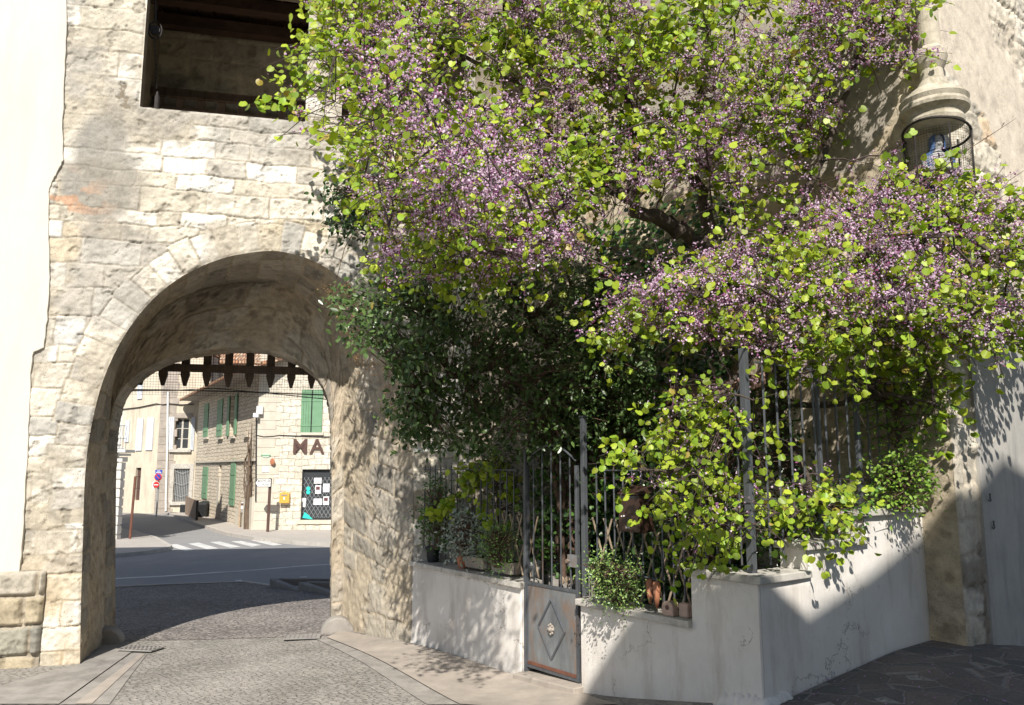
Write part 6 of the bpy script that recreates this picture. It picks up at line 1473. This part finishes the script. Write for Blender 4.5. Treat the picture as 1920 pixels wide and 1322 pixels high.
# --- ivy on the house flank and dark hedge within the garden ---------
iv = thing('ivy', 'dark ivy covering the house wall in the shade behind the Judas tree', 'climbing plant', loc=tuple(H1.p(3.0, gzf(2, 9), .1)))
ivp = [H1.p(2.2, 1.0, .06), H1.p(2.6, 1.8, .06), H1.p(3.1, 2.6, .06), H1.p(3.3, 3.4, .06), H1.p(2.8, 3.0, .06), H1.p(3.8, 2.2, .06)]
b = MB()
for k in range(8):
    u = 2.4+k*.35; b.tube([H1.p(u, gzf(*H1.p(u, 0)[:2]), .05), H1.p(u+.1, 1.2, .05), H1.p(u-.1, 2.2, .05), H1.p(u+.15, 3.3, .05)], [.018, .014, .01, .006], 5)
b.build('stems', M['stem'], iv)
def ivy(n, u0, u1, z0, z1, seed, mask, parent, c1, c2, o1=.35, smin=.04, smax=.075):
    U = npr.uniform(u0, u1, n*2); Z = npr.uniform(z0, z1, n*2); m = mask(U, Z); U, Z = U[m][:n], Z[m][:n]; k = len(U); O = .04+np.abs(npr.normal(0, o1*.5, k))
    P = H1.arr(U, Z, O); nr = unit(np.array([H1.n[0], H1.n[1], .5])+SUNV*.6+npr.normal(0, .4, (k, 3))); g = npr.random((k, 1)); col = (np.array(c1)*(1-g)+np.array(c2)*g)*npr.uniform(.75, 1.2, (k, 1))
    return scatter_leaves('leaves', heart(.15), P, nr, np.array([0, 0, -1.])+npr.normal(0, .5, (k, 3)), npr.uniform(smin, smax, k), col, M['privet'], parent)
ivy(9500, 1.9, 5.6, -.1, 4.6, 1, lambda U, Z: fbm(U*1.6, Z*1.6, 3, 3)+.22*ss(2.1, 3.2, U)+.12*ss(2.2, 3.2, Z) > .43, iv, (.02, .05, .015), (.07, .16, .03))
# shrubs behind the railings
def bush(lab, name, poly, n, Y, sd, tm, smin, smax, c1, c2, cat='shrub', mat=None, per=7, nrand=.6, stem=None, grp=None):
    c = np.mean(np.array(poly), 0); b0 = atY(c[0], max(p[1] for p in poly), Y); t = thing(name, lab, cat, grp, loc=tuple(b0))
    nd = [np.array(b0.lerp(atY(c[0], c[1], Y), s)) for s in (0, .4, .8, 1.0)]
    b = MB()
    for k in range(5): b.tube([b0+Vector((rr.uniform(-.03, .03), rr.uniform(-.03, .03), 0)), b0.lerp(atY(c[0]+rr.uniform(-15, 15), c[1], Y), .6), atY(c[0]+rr.uniform(-30, 30), c[1]-10, Y)], [.006, .005, .003], 5)
    b.build('stems', M['stem'], t)
    priv_cloud(poly, n, lambda x, y: Y+0*x, sd, t, tm, smin, smax, c1, c2, mat or M['privet'], 'leaves', nd, per=per, nrand=nrand, tipdn=.0); return t
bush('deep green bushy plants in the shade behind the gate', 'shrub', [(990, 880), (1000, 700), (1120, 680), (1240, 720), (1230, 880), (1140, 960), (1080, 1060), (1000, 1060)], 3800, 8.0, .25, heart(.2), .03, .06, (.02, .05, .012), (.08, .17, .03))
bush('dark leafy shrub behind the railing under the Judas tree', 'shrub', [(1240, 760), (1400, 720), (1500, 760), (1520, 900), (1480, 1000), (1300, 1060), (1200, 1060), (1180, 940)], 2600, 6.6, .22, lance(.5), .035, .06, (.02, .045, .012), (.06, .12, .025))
bush('green round-leaved bush in the dark pot near the arch', 'potted_plant', [(788, 960), (800, 900), (830, 890), (850, 940), (850, 1010), (810, 1030), (790, 990)], 900, 8.55, .06, lance(.55), .022, .04, (.04, .10, .02), (.10, .22, .04), 'plant')
bush('silver-grey leaved plant spilling over the coping', 'potted_plant', [(838, 1010), (850, 970), (875, 950), (900, 975), (905, 1020), (880, 1045), (845, 1040)], 700, 8.0, .05, lance(.4), .03, .05, (.24, .30, .24), (.40, .46, .40), 'plant')
bush('fine bright green bush beside the long pale trough', 'potted_plant', [(905, 1010), (925, 985), (955, 995), (962, 1040), (940, 1065), (915, 1060)], 1300, 7.62, .05, lance(.5), .012, .024, (.10, .22, .04), (.20, .36, .08), 'plant')
bush('pale-tipped spurge bush on the coping right of the gate', 'potted_plant', [(1108, 1060), (1125, 1042), (1160, 1050), (1200, 1075), (1200, 1110), (1185, 1132), (1150, 1135), (1120, 1105)], 2600, 6.35, .07, lance(.5), .014, .028, (.08, .18, .04), (.30, .42, .12), 'plant')
bush('bright small-leaved climber on the railing beside the house', 'climbing_plant', [(1640, 870), (1700, 850), (1745, 880), (1740, 940), (1690, 960), (1640, 935)], 1100, 6.35, .08, lance(.5), .025, .045, (.16, .30, .04), (.30, .46, .07), 'plant', mat=M['leaf'])
bush('loose small-leaved twigs over the upper railing near the house', 'climbing_plant', [(1560, 700), (1740, 700), (1780, 770), (1740, 840), (1600, 820)], 700, 6.6, .12, lance(.5), .03, .05, (.10, .22, .03), (.24, .38, .06), 'plant', mat=M['leaf'])
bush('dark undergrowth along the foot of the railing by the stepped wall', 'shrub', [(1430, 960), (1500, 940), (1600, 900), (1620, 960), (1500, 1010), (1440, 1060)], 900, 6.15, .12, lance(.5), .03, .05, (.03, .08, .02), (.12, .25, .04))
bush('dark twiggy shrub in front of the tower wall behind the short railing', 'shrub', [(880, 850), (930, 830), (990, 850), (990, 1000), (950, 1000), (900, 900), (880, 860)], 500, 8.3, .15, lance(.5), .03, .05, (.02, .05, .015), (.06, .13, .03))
# one bare twig with tiny buds crossing in front of the cage
b = MB(); b.tube([pv(1725, 350, 5.95), pv(1768, 315, 5.9), pv(1800, 290, 5.9), pv(1850, 258, 5.9), pv(1905, 222, 5.95)], [.005, .004, .0035, .003, .0015], 5)
for (x, y) in ((1790, 297), (1822, 276), (1848, 262), (1878, 238)): b.tube([pv(x, y, 5.9), pv(x+5, y-8, 5.9)], [.002, .004], 4)
b.build('budding_twig', M['stem'], jt)
# fallen petals
n = 70; q = samp([(1480, 1250), (1700, 1205), (1900, 1230), (1900, 1320), (1500, 1320)], n); P = np.array([list(ghit(x, y, .012)) for x, y in q])
o = scatter_leaves('fallen_petals', (fv, ff), P, unit(np.array([0, 0, 1.])+npr.normal(0, .2, (n, 3))), npr.normal(0, 1, (n, 3)), npr.uniform(.01, .016, n), np.tile(np.array([[.6, .35, .6]]), (n, 1)), M['flower'], None)
tag(o, kind='stuff', label='scattered fallen lilac petals on the paving', cat='petals')
# ------------------------------------------------------------ light, neighbours behind the viewer, camera
EL = R(43); AZ = R(2)       # light travels towards (sin AZ, cos AZ)
Ldir = Vector((math.sin(AZ)*math.cos(EL), math.cos(AZ)*math.cos(EL), -math.sin(EL)))
def back_to(P, Yp):
    k = (P.y-Yp)/Ldir.y; return (P.x-Ldir.x*k, P.z-Ldir.z*k)
YP = -2.6
prof = []
for W, px, py, off in ((W1, 1098, 1292, 0), (W1, 1140, 1225, 0), (W1, 1182, 1160, 0), (W1, 1240, 1120, 0), (W1, 1300, 1098, 0), (W1, 1405, 1078, 0), (W2, 1440, 1085, 0), (W2, 1470, 1115, 0), (W2, 1512, 1156, 0), (W2, 1620, 1085, 0), (W2, 1740, 990, 0), (H2, 1830, 915, .055), (H2, 1880, 858, .055), (H2, 1920, 885, .055), (H2, 2000, 940, .055)):
    prof.append(back_to(W.hit(px, py, off), YP))
print('PROFILE', [(round(a, 2), round(b, 2)) for a, b in prof])
x0 = prof[0][0]
g_l = ghit(1090, 1310); gl = back_to(g_l, YP)
poly = [(x0-.25, -.5), (x0-.2, prof[0][1]-1.2)]+prof+[(prof[-1][0]+5, prof[-1][1]-2.0), (prof[-1][0]+5, -.5)]
nh = thing('neighbour_house', 'gabled rendered house behind the viewer that shades the paving', 'house', loc=(x0, YP, 0))
b = MB(); b.prism([Vector((x, YP, z)) for x, z in poly], (0, -6, 0)); b.build('gable_walls', M['white_render'], nh)
ls = bpy.data.lights.new('sun', 'SUN'); ls.energy = 4.9; ls.angle = R(.5); ls.color = (1.0, .945, .86)
so = bpy.data.objects.new('sun', ls); COL.objects.link(so); so.rotation_euler = Ldir.to_track_quat('-Z', 'Y').to_euler(); so.location = (0, -5, 20)
w = bpy.data.worlds.new('World'); sc.world = w; w.use_nodes = True; nt = w.node_tree; bg = nt.nodes['Background']
sky = nt.nodes.new('ShaderNodeTexSky'); sky.sky_type = 'NISHITA'; sky.sun_disc = False; sky.sun_elevation = EL; sky.sun_rotation = math.atan2(-Ldir.x, -Ldir.y)
sky.dust_density = .6; sky.air_density = 1.0
nt.links.new(sky.outputs[0], bg.inputs[0]); bg.inputs[1].default_value = .075
cam = bpy.data.cameras.new('camera'); co = bpy.data.objects.new('camera', cam); COL.objects.link(co); co.location = (0, 0, EYE); co.rotation_euler = (R(90)+PITCH, 0, 0)
cam.sensor_width = 36; cam.lens = 36*F/1920; cam.clip_end = 2000; cam.clip_start = .05; sc.camera = co
sc.view_settings.view_transform = 'Standard'; sc.view_settings.look = 'None'; sc.view_settings.gamma = 1; sc.view_settings.exposure = .48
sc.render.engine = 'CYCLES'; sc.cycles.max_bounces = 4; sc.cycles.transparent_max_bounces = 4; sc.cycles.use_denoising = True
print('objects', len(bpy.data.objects))
